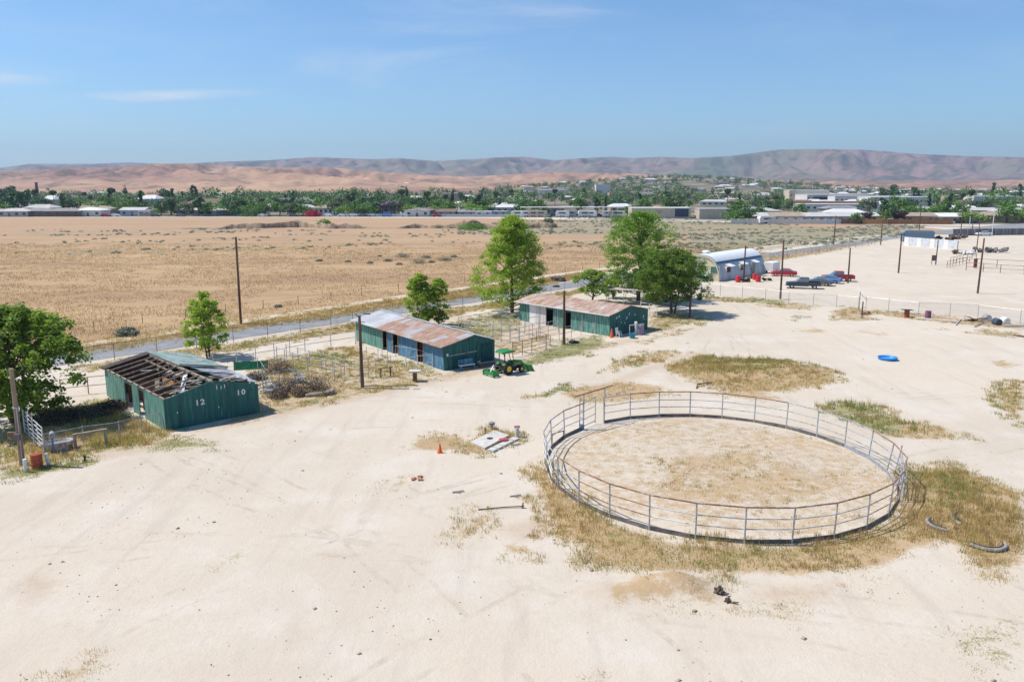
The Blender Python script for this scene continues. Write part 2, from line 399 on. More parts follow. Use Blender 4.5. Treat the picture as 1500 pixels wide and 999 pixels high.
    fc = t.mix(t.math('MULTIPLY', t.step(f3, .52, .75), .45), fc, (.53, .37, .22))
    yy = t.n('ShaderNodeSeparateXYZ', Vector=co).outputs[1]
    fc = t.mix(t.math('MULTIPLY', t.step(yy, 165, 300), .6), fc, t.mix(t.step(f2, .4, .7), (.40, .265, .175), (.46, .32, .215)))
    c = t.mix(msk(fld, nn, .5, .42, .58), c, fc)
    sn = t.noise(t.mapping(co, sc=(.55, 1, 1)), .28, 6, .72)
    sc_ = t.mix(f3, (.19, .185, .12), (.36, .33, .225))
    c = t.mix(t.math('MULTIPLY', msk(sage, sn, 2.4, .42, .72), .85), c, sc_)
    tn = t.noise(co, .02, 6, .75)
    tc = t.mix(t.step(tn, .4, .6), (.10, .10, .06), (.30, .25, .20))
    c = t.mix(town, c, tc)
    hgt = t.math('SUBTRACT', t.math('ADD', t.math('MULTIPLY', fine, 1.0), t.math('MULTIPLY', vf, .45)), t.math('MULTIPLY', trk, .35))
    b1 = bump(t, hgt, .6, .08)
    p = t.n('ShaderNodeBsdfPrincipled', Base__Color=c, Roughness=.95, Normal=b1, **{'Specular__IOR__Level': .1})
    out(t, p.outputs[0]); return m
GROUND = ground_mat()
def road_mat(name, c, c2):
    m, t = mat(name)
    co = t.n('ShaderNodeTexCoord').outputs['Object']
    n = t.noise(co, .5, 5, .6); f = t.noise(co, 8, 4, .7)
    b = t.mix(t.step(n, .35, .65), c, c2); b = t.mix(t.math('MULTIPLY', f, .3), b, [x*.7 for x in c])
    cr = t.n('ShaderNodeTexVoronoi', _feature='DISTANCE_TO_EDGE', Vector=t.mapping(co, sc=(1, 1, 1)), Scale=.3).outputs[0]
    b = t.mix(t.math('MULTIPLY', t.math('LESS_THAN', cr, .015), .5), b, [x*.45 for x in c])
    out(t, t.n('ShaderNodeBsdfPrincipled', Base__Color=b, Roughness=.9, Normal=bump(t, f, .3, .01)).outputs[0]); return m
ASPH = road_mat('worn_asphalt', (.255, .255, .27), (.32, .32, .33))
ASPH2 = road_mat('street_asphalt', (.24, .24, .25), (.30, .29, .29))
def track_mat():
    m, t = mat('dirt_track'); co = t.n('ShaderNodeTexCoord').outputs['Object']
    n = t.noise(co, .6, 6, .65)
    out(t, t.n('ShaderNodeBsdfPrincipled', Base__Color=t.mix(t.step(n, .3, .7), (.52, .42, .31), (.60, .50, .39)), Roughness=.95).outputs[0]); return m
TRACK = track_mat()
def hill_mat(name, a, b, scrub, sc, amt, c3=None):
    m, t = mat(name); co = t.n('ShaderNodeTexCoord').outputs['Object']
    n = t.noise(co, sc, 6, .6); n2 = t.noise(co, sc*5, 6, .7); n3 = t.noise(co, sc*.35, 4, .6)
    c = t.mix(t.step(n, .35, .65), a, b)
    if c3: c = t.mix(t.step(n3, .45, .6), c, c3)
    c = t.mix(t.math('MULTIPLY', t.step(t.math('ADD', t.math('MULTIPLY', n2, .6), t.math('MULTIPLY', n3, .4)), .6-amt*.2, .68-amt*.15), .8), c, scrub)
    n4 = t.noise(co, sc*14, 5, .75); c = t.mix(t.math('MULTIPLY', t.step(n4, .52, .66), .45), c, scrub)
    out(t, t.n('ShaderNodeBsdfPrincipled', Base__Color=c, Roughness=.95, Normal=bump(t, n2, .6, 8), **{'Specular__IOR__Level': .05}).outputs[0]); return m
FOOT = hill_mat('dry_foothill', (.52, .34, .21), (.38, .23, .155), (.15, .12, .09), .0035, .55, (.33, .19, .15))
MOUNT = hill_mat('mountain_slope', (.16, .17, .11), (.27, .20, .15), (.08, .09, .06), .0014, .6, (.30, .19, .17))
# ------------------------------------------------------------------ ground sheet with soil and grass zones
def poly(pts): return np.array([G(*p) for p in pts])
def inside(P, x, y):
    r = np.zeros(x.shape, bool); n = len(P)
    for i in range(n):
        x1, y1 = P[i]; x2, y2 = P[(i+1) % n]
        if y1 == y2: continue
        c = ((y1 > y) != (y2 > y)) & (x < (x2-x1)*(y-y1)/(y2-y1)+x1); r ^= c
    return r
def sdist(P, x, y):
    d = np.full(x.shape, 1e9); n = len(P)
    for i in range(n):
        a = P[i]; b = P[(i+1) % n]; ab = b-a; L = max(1e-9, ab@ab)
        t = np.clip(((x-a[0])*ab[0]+(y-a[1])*ab[1])/L, 0, 1)
        d = np.minimum(d, np.hypot(x-a[0]-t*ab[0], y-a[1]-t*ab[1]))
    return np.where(inside(P, x, y), d, -d)
# (pixel outline of the patch, dry amount, green amount, tufts per square metre, tuft height)
PATCH = [
 ([(778,688),(788,735),(832,790),(880,828),(950,838),(1060,840),(1160,842),(1290,832),(1335,806),(1375,792),(1400,800),(1430,832),(1500,832),(1500,722),(1440,700),(1400,683),(1345,684),(1326,712),(1318,738),(1290,768),(1230,788),(1140,802),(1060,800),(980,790),(900,768),(850,738),(818,704),(800,684)], .95, .30, 26, .27),
 ([(1030,842),(1030,812),(900,800),(860,775),(880,770),(980,795),(1060,802),(1140,806),(1230,792),(1290,772),(1300,790),(1200,815),(1100,825)], .5, .62, 14, .34),
 ([(1340,700),(1400,690),(1450,712),(1440,740),(1370,750),(1335,735)], .5, .60, 14, .36),
 ([(1360,760),(1400,735),(1470,735),(1500,750),(1500,800),(1440,815),(1380,790)], .9, 0, 22, .42),
 ([(1190,596),(1240,590),(1290,598),(1320,615),(1335,632),(1300,638),(1230,618)], .6, .8, 18, .32),
 ([(1280,640),(1320,615),(1385,622),(1412,640),(1370,646)], .8, .35, 10, .25),
 ([(968,540),(985,532),(1020,527),(1080,522),(1150,530),(1225,545),(1222,560),(1150,575),(1100,577),(1040,565),(1000,555)], .95, .2, 13, .3),
 ([(970,536),(1020,527),(1090,523),(1150,530),(1140,542),(1080,548),(1010,550)], .5, .65, 14, .36),
 ([(815,577),(850,565),(900,558),(975,565),(972,582),(905,590),(852,592)], .85, .1, 7, .2),
 ([(1040,568),(1130,575),(1160,585),(1110,588),(1060,580)], .8, .1, 6, .2),
 ([(773,581),(800,573),(836,564),(832,572),(800,583)], .5, .9, 18, .3),
 ([(1455,572),(1475,562),(1500,558),(1500,628),(1478,612),(1462,592)], .85, .5, 14, .3),
 ([(880,545),(905,530),(960,514),(1002,516),(985,528),(930,538),(900,546)], .75, .35, 12, .3),
 ([(600,648),(640,636),(680,640),(672,658),(640,662),(605,658)], .95, 0, 12, .14),
 ([(672,652),(720,626),(757,634),(752,646),(700,668),(676,660)], 1, .2, 20, .26),
 ([(570,712),(590,704),(603,708),(590,716)], .95, 0, 10, .12), ([(610,702),(622,698),(624,704),(612,706)], .95, 0, 10, .12),
 ([(655,786),(690,766),(696,748),(712,752),(732,752),(722,762),(696,782),(668,790)], .95, .15, 12, .18),
 ([(735,795),(768,798),(792,812),(752,812)], .95, .2, 14, .22), ([(800,770),(845,765),(862,782),(815,790)], .9, .2, 8, .22),
 ([(840,815),(900,812),(930,832),(880,832)], .85, .2, 8, .2),
 ([(868,872),(930,846),(1000,838),(1050,852),(1062,892),(1000,886),(905,888)], .75, .05, 7, .18),
 ([(1090,892),(1150,888),(1200,900),(1190,912),(1110,902)], .7, .1, 7, .15), ([(1195,870),(1215,862),(1230,872),(1205,880)], .7, .2, 7, .18),
 ([(70,999),(110,975),(136,966),(128,982),(105,1005)], .9, .3, 12, .15), ([(905,900),(940,905),(930,925),(910,920)], .5, .2, 4, .12), ([(1370,930),(1440,905),(1500,900),(1500,985),(1430,990)], .45, .5, 7, .12), ([(862,990),(880,985),(885,999),(865,1005)], .2, .95, 18, .14), ([(1090,855),(1330,835),(1350,850),(1150,885)], .45, .1, 5, .13), ([(300,830),(420,770),(430,780),(310,845)], .4, .15, 4, .1),
 ([(0,703),(60,696),(133,679),(135,670),(60,684),(0,690)], .5, .95, 22, .16),
 ([(212,646),(260,642),(322,653),(290,656),(230,656)], .4, .95, 22, .16), ([(165,660),(190,652),(200,656),(175,664)], .4, .9, 12, .12),
 ([(250,642),(380,613),(500,586),(600,565),(692,546),(692,541),(600,556),(500,574),(380,600),(300,625)], .6, .62, 10, .14),
 ([(0,690),(0,640),(60,612),(150,583),(238,634),(200,650),(130,665),(60,682)], .75, .45, 24, .32),
 ([(70,640),(110,600),(150,590),(225,628),(180,645),(100,652)], .95, .45, 22, .55),
 ([(380,602),(372,560),(385,528),(525,503),(560,528),(640,545),(652,549),(562,572),(480,590)], .70, .42, 15, .26),
 ([(395,548),(420,525),(480,515),(520,508),(525,525),(470,540)], .4, .7, 9, .3),
 ([(110,536),(345,502),(560,469),(700,447),(860,423),(862,429),(700,456),(560,479),(345,513),(120,548)], .80, .5, 16, .25),
 ([(640,482),(700,462),(762,462),(758,482),(722,498),(690,492)], .55, .75, 14, .22),
 ([(700,505),(780,490),(830,500),(800,515),(745,520)], .55, .45, 8, .2),
 ([(765,532),(790,515),(850,496),(880,494),(892,505),(850,520),(800,530),(762,540)], .3, .95, 16, .15),
 ([(945,478),(955,458),(1010,461),(1045,468),(990,482),(950,492)], .75, .6, 10, .22), ([(930,500),(985,484),(1037,474),(1030,480),(985,492),(940,505)], .7, .35, 10, .2),
 ([(1020,431),(1060,435),(1150,440),(1152,447),(1085,444),(1025,437)], .7, .75, 9, .25), ([(1100,447),(1150,442),(1200,449),(1190,455),(1140,453)], .7, .2, 5, .15),
 ([(1215,456),(1250,449),(1285,458),(1275,470),(1225,469)], .8, .2, 8, .2), ([(1260,455),(1300,455),(1400,464),(1500,476),(1500,484),(1380,473),(1300,464)], .8, .3, 6, .2),
 ([(1425,488),(1445,483),(1500,489),(1500,494),(1450,493)], .7, .6, 8, .2), ([(1155,470),(1170,462),(1178,463),(1170,474)], .5, .7, 8, .2),
 ([(1165,487),(1190,479),(1218,484),(1210,489)], .75, 0, 3, .1), ([(1232,492),(1258,483),(1308,490),(1300,493),(1262,488)], .75, 0, 3, .1),
 ([(1440,530),(1470,526),(1495,535),(1475,541)], .75, .1, 5, .12), ([(1350,482),(1380,479),(1390,483)], .7, 0, 4, .1),
 ([(110,523),(345,487),(700,436),(872,404),(872,397),(800,408),(700,421),(345,471),(110,504)], .98, .12, 12, .3),
 ([(990,358),(1130,370),(1300,352),(1200,372),(1130,384),(1040,380)], .9, .1, 2, .25),
]
# pen floor: thin dry growth with bare rings
_pc = (11.7, 44.9)
def pencircle(r, n=24): return [(_pc[0]+r*math.cos(2*math.pi*i/n), _pc[1]+r*math.sin(2*math.pi*i/n)) for i in range(n)]
PATCHW = [(poly(p), d, g, n, h) for p, d, g, n, h in PATCH]
PATCHW += [(np.array(pencircle(9.7)), .60, .16, 4, .13)]
PATCHW += [(np.array([( _pc[0]+dx, _pc[1]+dy) for dx, dy in ((-4,-5),(2,-6),(7,-3),(3,3),(-3,2))]), .74, .12, 6, .15)]
TAN = [poly(p) for p in ([(500,870),(560,845),(640,835),(610,850),(540,865)], [(830,868),(920,838),(1060,842),(1075,890),(960,895),(880,890)], [(450,800),(540,810),(530,830),(460,815)],
        [(880,560),(1000,515),(1060,510),(900,570)], [(1090,850),(1240,850),(1240,890),(1080,890)], [(700,770),(800,750),(830,780),(760,800)], [(370,480),(530,490),(700,470),(660,440)],
        [(640,520),(760,470),(840,480),(760,520)], [(0,700),(30,660),(230,640),(320,655),(200,668),(60,692)], [(250,640),(380,598),(700,535),(940,490),(940,502),(700,552),(380,622)],
        [(0,860),(60,820),(110,850),(40,900)], [(870,610),(1000,600),(1100,610),(1000,620)])]
FIELD = np.array([(-3000, 76-4.5), G(-400, 590), G(110, 520), G(345, 485), G(700, 434), G(872, 402), G(1000, 380), G(1130, 362), G(1280, 345), (150, 262), (150, 330), (62, 345), (-20, 385), (-260, 392), (-3000, 392)])
SAGEP = [([(0,341),(60,337),(250,338),(380,333),(380,340),(250,344),(0,346)], .55), ([(0,370),(130,366),(400,360),(560,357),(700,352),(700,358),(560,362),(400,367),(130,376),(0,376)], .5),
         ([(0,352),(300,350),(640,345),(640,352),(300,358),(0,358)], .42), ([(340,345),(460,338),(620,345),(700,336),(700,341),(560,350),(380,350)], .4), ([(640,335),(760,325),(900,318),(1080,326),(1220,333),(1220,345),(1060,342),(880,345),(700,345)], .74),
         ([(990,370),(1000,345),(1220,334),(1345,330),(1330,345),(1230,357),(1130,366),(1060,372)], .92), ([(760,362),(960,340),(1100,345),(1000,362),(880,372)], .5)]
def axis(segs):
    a = []
    for lo, hi, st in segs:
        a += list(np.arange(lo, hi, st))
    return a
def grow(x0, x1, st, k):
    a = []; x = x0
    while x < x1: a.append(x); x += st; st *= k
    a.append(x1); return a
X = [-x for x in grow(62, 9000, .8, 1.09)][::-1]+axis([(-61.5, 92, .5)])+grow(92, 9000, .8, 1.09)
Y = [-150, -60, -20, 0, 8, 14, 18]+axis([(20, 62, .36), (62, 150, .6)])+grow(150, 9700, .9, 1.022)
X = np.array(sorted(set(np.round(X, 3)))); Y = np.array(sorted(set(np.round(Y, 3))))
nx, ny = len(X), len(Y)
xx, yy = np.meshgrid(X, Y); xx = xx.ravel(); yy = yy.ravel()
zz = terrain(xx, yy)+np.where(yy < 160, (fbm(xx*.9, yy*.9, 3)-.5)*.05, 0)
dry = np.zeros(xx.shape); grn = dry.copy(); tan = dry.copy(); fld = dry.copy(); sag = dry.copy()
for P, d, g, n_, h_ in PATCHW:
    lo = P.min(0)-2; hi = P.max(0)+2
    m = np.where((xx > lo[0]) & (xx < hi[0]) & (yy > lo[1]) & (yy < hi[1]))[0]
    if not len(m): continue
    wd = .5+.01*max(0, P[:, 1].mean()-40)
    s = np.clip(.5+sdist(P, xx[m], yy[m])/(2*wd), 0, 1)
    dry[m] = np.maximum(dry[m], s*d); grn[m] = np.maximum(grn[m], s*g)
for P in TAN:
    lo = P.min(0)-3; hi = P.max(0)+3
    m = np.where((xx > lo[0]) & (xx < hi[0]) & (yy > lo[1]) & (yy < hi[1]))[0]
    tan[m] = np.maximum(tan[m], np.clip(.5+sdist(P, xx[m], yy[m])/3, 0, 1)*.8)
m = np.where((yy > 60) & (yy < 420))[0]
fld[m] = np.clip(.5+sdist(FIELD, xx[m], yy[m])/2.4, 0, 1)
for p, a in SAGEP:
    P = poly(p); s = np.clip(.5+sdist(P, xx[m], yy[m])/14, 0, 1)*a; sag[m] = np.maximum(sag[m], s)
town = np.clip((yy-np.interp(xx, [-300, -20, 62, 150, 200], [398, 396, 378, 322, 322]))/8, 0, 1)
i0 = (np.arange(ny-1)[:, None]*nx+np.arange(nx-1)[None]).ravel()
gm = raw_mesh('ground', np.stack([xx, yy, zz], 1), np.stack([i0, i0+1, i0+nx+1, i0+nx], 1), GROUND)
one = np.ones(xx.shape)
for nm, ch in (('m1', (dry, grn, tan)), ('m2', (fld, sag, town))):
    a = gm.color_attributes.new(nm, 'FLOAT_COLOR', 'POINT'); a.data.foreach_set('color', np.stack([*ch, one], 1).astype(np.float32).ravel())
gm.polygons.foreach_set('use_smooth', [True]*len(gm.polygons))
tag(link('ground', gm), kind='structure')
# ------------------------------------------------------------------ roads laid 4 mm above the ground
def ribbon(name, left, right, m, z=.012, label=None):
    V = []; n = len(left)
    for (a, b) in zip(left, right):
        for k in range(5):
            t = k/4; x = a[0]*(1-t)+b[0]*t; y = a[1]*(1-t)+b[1]*t; V.append((x, y, max(0, tz(x, y))+z))
    F = [(i*5+k, i*5+k+1, (i+1)*5+k+1, (i+1)*5+k) for i in range(n-1) for k in range(4)]
    return tag(link(name, raw_mesh(name, V, F, m)), kind='structure')
def resample(pts, step):
    o = []
    for a, b in zip(pts[:-1], pts[1:]):
        L = math.dist(a, b); k = max(1, int(L/step))
        o += [(a[0]+(b[0]-a[0])*i/k, a[1]+(b[1]-a[1])*i/k) for i in range(k)]
    return o+[pts[-1]]
def offs(pts, w):
    o = []
    for i, p in enumerate(pts):
        a = pts[max(0, i-1)]; b = pts[min(len(pts)-1, i+1)]; d = Vector((b[0]-a[0], b[1]-a[1])).normalized()
        o.append((p[0]-d.y*w, p[1]+d.x*w))
    return o
rn = [(-150, -44), G(-200, 580), G(120, 530), G(345, 496), G(560, 463), G(700, 442), G(840, 421), G(1000, 396), G(1200, 366), G(1310, 350), G(1360, 342.5)]
rn = resample(rn, 4)
ribbon('road', offs(rn, 4.6), offs(rn, -.2), ASPH, .03)
tr = resample([(-150, -30), G(-200, 558), G(120, 506), G(345, 473), G(597, 434), G(700, 420), G(807, 404), G(893, 393), G(1000, 377), G(1121, 362), G(1180, 356), G(1290, 345)], 4)
ribbon('dirt_track', offs(tr, 1.2), offs(tr, -1.2), TRACK, .03)
cs = resample([G(1372, 343), G(1420, 338), G(1500, 330), G(1700, 318)], 6)
ribbon('street', offs(cs, 7), offs(cs, -7), ASPH2, .045)
cs2 = resample([(-420, 399), (-60, 399), (20, 392), (62, 374), (100, 350), (140, 318), (172, 305)], 8)
ribbon('frontage_street', offs(cs2, 3), offs(cs2, -3), ASPH2, .04)
# ------------------------------------------------------------------ grass tufts (real blades)
def blades(cx, cy, h, n, spread, name, material, tint=None, wd=.018, lean=.5):
    N = len(cx); K = N*n
    bx = np.repeat(cx, n)+rng.normal(0, 1, K)*spread; by = np.repeat(cy, n)+rng.normal(0, 1, K)*spread
    hh = np.repeat(h, n)*rng.uniform(.5, 1.15, K); a = rng.uniform(0, 2*np.pi, K); b = rng.uniform(0, 2*np.pi, K)
    w = np.repeat(wd if np.ndim(wd) else np.full(N, wd), n)*rng.uniform(.6, 1.4, K)
    bz = terrain(bx, by)-.02; ln = hh*rng.uniform(0, lean, K)
    tip = np.stack([bx+np.cos(b)*ln, by+np.sin(b)*ln, bz+hh], 1)
    p = np.stack([bx-np.cos(a)*w, by-np.sin(a)*w, bz], 1); q = np.stack([bx+np.cos(a)*w, by+np.sin(a)*w, bz], 1)
    V = np.concatenate([p, q, tip]); F = np.stack([np.arange(K), np.arange(K)+K, np.arange(K)+2*K], 1)
    tn = np.repeat(rng.uniform(0, 1, N), n)*.6+rng.uniform(0, .4, K)
    return link(name, raw_mesh(name, V, F, material, tn))
DX, DY, DH, GX, GY, GH = [], [], [], [], [], []
for P, d, g, n_, h_ in PATCHW:
    lo = P.min(0)-.8; hi = P.max(0)+.8; ar = (hi-lo).prod(); N = int(min(60000, ar*n_*.85))
    x = rng.uniform(lo[0], hi[0], N); y = rng.uniform(lo[1], hi[1], N)
    s = sdist(P, x, y); k = (s > -1.3); x, y, s = x[k], y[k], s[k]
    nz = fbm(x*.55, y*.55, 3)+.30*np.clip(s, -1.3, .5)
    nz = nz+.3*(vnoise(x*1.9+5, y*1.9)-.5)+.25*(vnoise(x*.7+9, y*.7)-.5); k = nz > .80-.44*max(d, g); x, y, nz = x[k], y[k], nz[k]
    isg = rng.random(len(x)) < (g/(g+d+1e-6))*np.clip((fbm(x*.4+31, y*.4, 3)-.32)*4, 0, 1)*1.3
    hh = h_*(.3+.95*fbm(x*.45, y*.45+50, 3))*np.where(rng.random(len(x)) < .03, 1.9, 1)
    DX.append(x[~isg]); DY.append(y[~isg]); DH.append(hh[~isg]); GX.append(x[isg]); GY.append(y[isg]); GH.append(hh[isg])
DX, DY, DH, GX, GY, GH = map(np.concatenate, (DX, DY, DH, GX, GY, GH))
blades(DX, DY, DH, 9, .15, 'dry_grass', DRY, wd=.007+DY*.00014); tag(bpy.data.objects['dry_grass'], 'dry golden weeds growing in patches over the dirt lot', 'dry grass', kind='stuff')
blades(GX, GY, GH*.9, 10, .14, 'green_weeds', GRN, wd=.009+GY*.00018); tag(bpy.data.objects['green_weeds'], 'low green weeds growing in patches and strips on the lot', 'weeds', kind='stuff')
_b = np.random.default_rng(8).random(len(DX)) < .12*np.clip((fbm(DX*.35+4, DY*.35, 2)-.35)*6, 0, 1)*2.2
blades(DX[_b], DY[_b], DH[_b]*1.3, 8, .10, 'brown_weeds', BRN, wd=.008+DY[_b]*.00015, lean=.35); tag(bpy.data.objects['brown_weeds'], 'taller reddish brown dead weeds mixed through the dry grass patches', 'weeds', kind='stuff')
# field grass beyond the road
N = 52000
y = 70+(rng.random(N)**1.25)*150; x = rng.uniform(-.75, .75, N)*y*1.0
k = sdist(FIELD, x, y) > .4; x, y = x[k], y[k]
tp = np.array(tr); k = np.array([True]*len(x))
for i in range(len(tp)-1):
    a = tp[i]; b = tp[i+1]; ab = b-a; t = np.clip(((x-a[0])*ab[0]+(y-a[1])*ab[1])/(ab@ab), 0, 1)
    k &= np.hypot(x-a[0]-t*ab[0], y-a[1]-t*ab[1]) > 1.25
x, y = x[k], y[k]; k = fbm(x*.12, y*.12, 4) > .4; x, y = x[k], y[k]
blades(x, y, .22+.2*fbm(x*.05, y*.05, 2), 5, .45, 'field_grass', GOLD, wd=.015+y*.00014, lean=.9); tag(bpy.data.objects['field_grass'], 'dry golden grass covering the open field beyond the road', 'dry grass', kind='stuff')
# sage scrub that nobody could count
def scrub(pts, rad, nq, name, material, flat=.6, qs=.12):
    pts = np.array(pts); N = len(pts); K = N*nq
    u = rng.normal(0, 1, (K, 3)); u /= np.linalg.norm(u, axis=1)[:, None]; u[:, 2] = abs(u[:, 2])
    rr = np.repeat(rad, nq)*(rng.random(K)**.4)
    c = np.stack([np.repeat(pts[:, 0], nq), np.repeat(pts[:, 1], nq), np.repeat(terrain(pts[:, 0], pts[:, 1]), nq)], 1)+u*rr[:, None]*np.array([1, 1, flat])
    return quads(c, np.repeat(rad, nq)*qs*2+.02, name, material, u)
def quads(c, s, name, material, nrm=None, tint=None, asp=.55, drop=0):
    K = len(c); s = np.broadcast_to(s, (K,))
    a = rng.normal(0, 1, (K, 3)); a /= np.linalg.norm(a, axis=1)[:, None]
    n = rng.normal(0, 1, (K, 3)) if nrm is None else nrm+rng.normal(0, .55, (K, 3))
    b = np.cross(n, a); b /= (np.linalg.norm(b, axis=1)[:, None]+1e-9); a = np.cross(b, n); a /= (np.linalg.norm(a, axis=1)[:, None]+1e-9)
    a = a*s[:, None]; b = b*s[:, None]*asp
    V = np.concatenate([c-a, c-b, c+a, c+b]); i = np.arange(K)
    F = np.stack([i, i+K, i+2*K, i+3*K], 1)
    return raw_mesh(name, V, F, material, rng.uniform(0, 1, K) if tint is None else tint)
pts = []
for p, a in SAGEP:
    P = poly(p); lo = P.min(0); hi = P.max(0); N = int((hi-lo).prod()*.075*a*2)
    x = rng.uniform(lo[0], hi[0], N); y = rng.uniform(lo[1], hi[1], N)
    k = (sdist(P, x, y) > -3) & (fbm(x*.05+7, y*.16, 4) > .66-.24*a); pts += list(zip(x[k], y[k]))
pts = [p for p in pts if p[1] > 120][:11000]
rad = np.random.default_rng(3).uniform(.3, .95, len(pts))
tag(link('sagebrush', scrub(pts, rad, 34, 'sagebrush', SAGE, .55, .11)), 'grey green sagebrush scattered in drifts across the dry field', 'sagebrush', kind='stuff')
# ------------------------------------------------------------------ hills
def hills(name, prof, d0, d1, dr, m, lo, amp, seed, nr=90, na=420):
    ang = np.linspace(-1.0, 1.0, na); rr = np.concatenate([np.linspace(d0, dr, int(nr*.75)), np.linspace(dr, d1, nr-int(nr*.75)+1)[1:]])
    px = np.array([p[0] for p in prof]); py = np.array([p[1] for p in prof])
    pxa = 750+CF*ang*1.0/math.cos(CP)*.985
    el = (np.interp(pxa, px, 267-py if False else [267-q for q in py]))/CF
    A, D = np.meshgrid(ang, rr); EL = np.interp(750+CF*A, px, [268-q for q in py])/CF*.985
    Xh = A*D; Yh = D
    t = np.clip((D-d0)/(dr-d0), 0, 1); back = np.clip(1-(D-dr)/(d1-dr), 0, 1)
    shape = np.where(D <= dr, t**1.25, back**.7)
    top = EL*dr+16
    n1 = 1-abs(fbm(Xh/lo+seed, Yh/(lo*1.6), 5)*2-1)*1.0
    n2 = fbm(Xh/(lo*.28)+seed, Yh/(lo*.4), 4)
    mod = (n1-.62)*1.1+(n2-.5)*.5
    Z = top*shape+top*amp*mod*np.sin(np.pi*np.clip(shape, 0, 1))*(1-.5*shape); Z = np.minimum(Z, (EL*D+16)*1.0+0*top)
    Z = np.maximum(np.where(D < d0+1, -1.0, Z), -1.0)
    i0 = (np.arange(len(rr)-1)[:, None]*na+np.arange(na-1)[None]).ravel()
    me = raw_mesh(name, np.stack([Xh.ravel(), Yh.ravel(), Z.ravel()], 1), np.stack([i0, i0+1, i0+na+1, i0+na], 1), m)
    me.polygons.foreach_set('use_smooth', [True]*len(me.polygons))
    return tag(link(name, me), kind='structure')
hills('foothills', [(-600, 252), (0, 253), (60, 250), (110, 247), (180, 246), (240, 241), (300, 240), (340, 244), (400, 246), (500, 247), (600, 256), (700, 259), (800, 253), (900, 254), (960, 257), (1020, 262), (1100, 264), (1300, 266), (1500, 264), (2100, 262)], 1300, 5200, 3700, FOOT, 210, 1.3, 4.2, nr=130, na=620)
hills('mountains', [(-600, 246), (0, 249), (60, 241), (150, 241), (200, 239), (250, 241), (300, 240), (330, 238), (400, 236), (465, 231.5), (550, 234.5), (590, 233), (640, 237), (700, 234), (727, 232), (770, 231), (811, 236), (843, 233.5), (891, 231), (923, 233), (963, 231), (1006, 233), (1062, 230), (1100, 225), (1130, 221), (1180, 220), (1250, 221), (1330, 227), (1400, 230), (1500, 232), (2100, 236)], 4300, 9300, 7400, MOUNT, 560, 1.35, 8.7, nr=170, na=700)
# wash bank: eroded earth face on the far side of the gully
def bank():
    m, t = mat('eroded_bank'); co = t.n('ShaderNodeTexCoord').outputs['Object']
    n = t.noise(t.mapping(co, sc=(1, 1, .4)), .8, 6, .7)
    out(t, t.n('ShaderNodeBsdfPrincipled', Base__Color=t.mix(t.step(n, .35, .65), (.22, .15, .10), (.44, .33, .22)), Roughness=.95, Normal=bump(t, n, .8, .3)).outputs[0])
    V = []; F = []; xs = np.arange(-118, 18, 1.6)
    for x in xs:
        j = float(fbm(x/5., 3.3, 3)-.5)*5; y = 294+float(fbm(x/26.+3, 0, 3)-.5)*18+2.2+j*1.3
        h = max(.1, (float(fbm(x/16.+4, 1.7, 2))-.36)*7*(.6+.8*float(vnoise(x/2.2, 4))))
        for dy, z in ((-.3, -1.2), (0, h*.85), (.5, h), (4, h*.75), (12, -.1)): V.append((x, y+dy, z))
    for i in range(len(xs)-1):
        for k in range(4): F.append((i*5+k, (i+1)*5+k, (i+1)*5+k+1, i*5+k+1))
    return tag(link('gully_bank', raw_mesh('gully_bank', V, F, m)), kind='structure')
bank()
# ------------------------------------------------------------------ trees
def crown_points(H, Rr, base, shape, nclump, seed):
    r = np.random.default_rng(seed); out_ = []
    while len(out_) < nclump:
        t = r.random()**.9; a = r.uniform(0, 2*np.pi)
        if shape == 'cone': pr = float(np.interp(t, [0, .08, .25, .45, .65, .82, .93, 1], [.62, .9, 1, .84, .74, .56, .34, .12]))
        elif shape == 'egg': pr = float(np.interp(t, [0, .1, .3, .55, .75, .9, 1], [.45, .72, .88, 1, .92, .62, .25]))
        elif shape == 'round': pr = math.sqrt(max(0, 1-(2*t-.85)**2/1.35))
        elif shape == 'umbrella': pr = math.sqrt(max(0, 1-(t*1.0)**2))*(.6+.4*min(1, t*5))
        else: pr = (1-t)**.4*.9*(.5+.5*min(1, t*4))
        pr *= .66+.36*vnoise(a*1.1+seed, t*2.6+seed)+.30*vnoise(a*2.6+seed, t*7+seed)
        rad = Rr*pr*(r.random()**.5)
        out_.append((rad*math.cos(a), rad*math.sin(a), base+(H-base)*t))
    return np.array(out_)
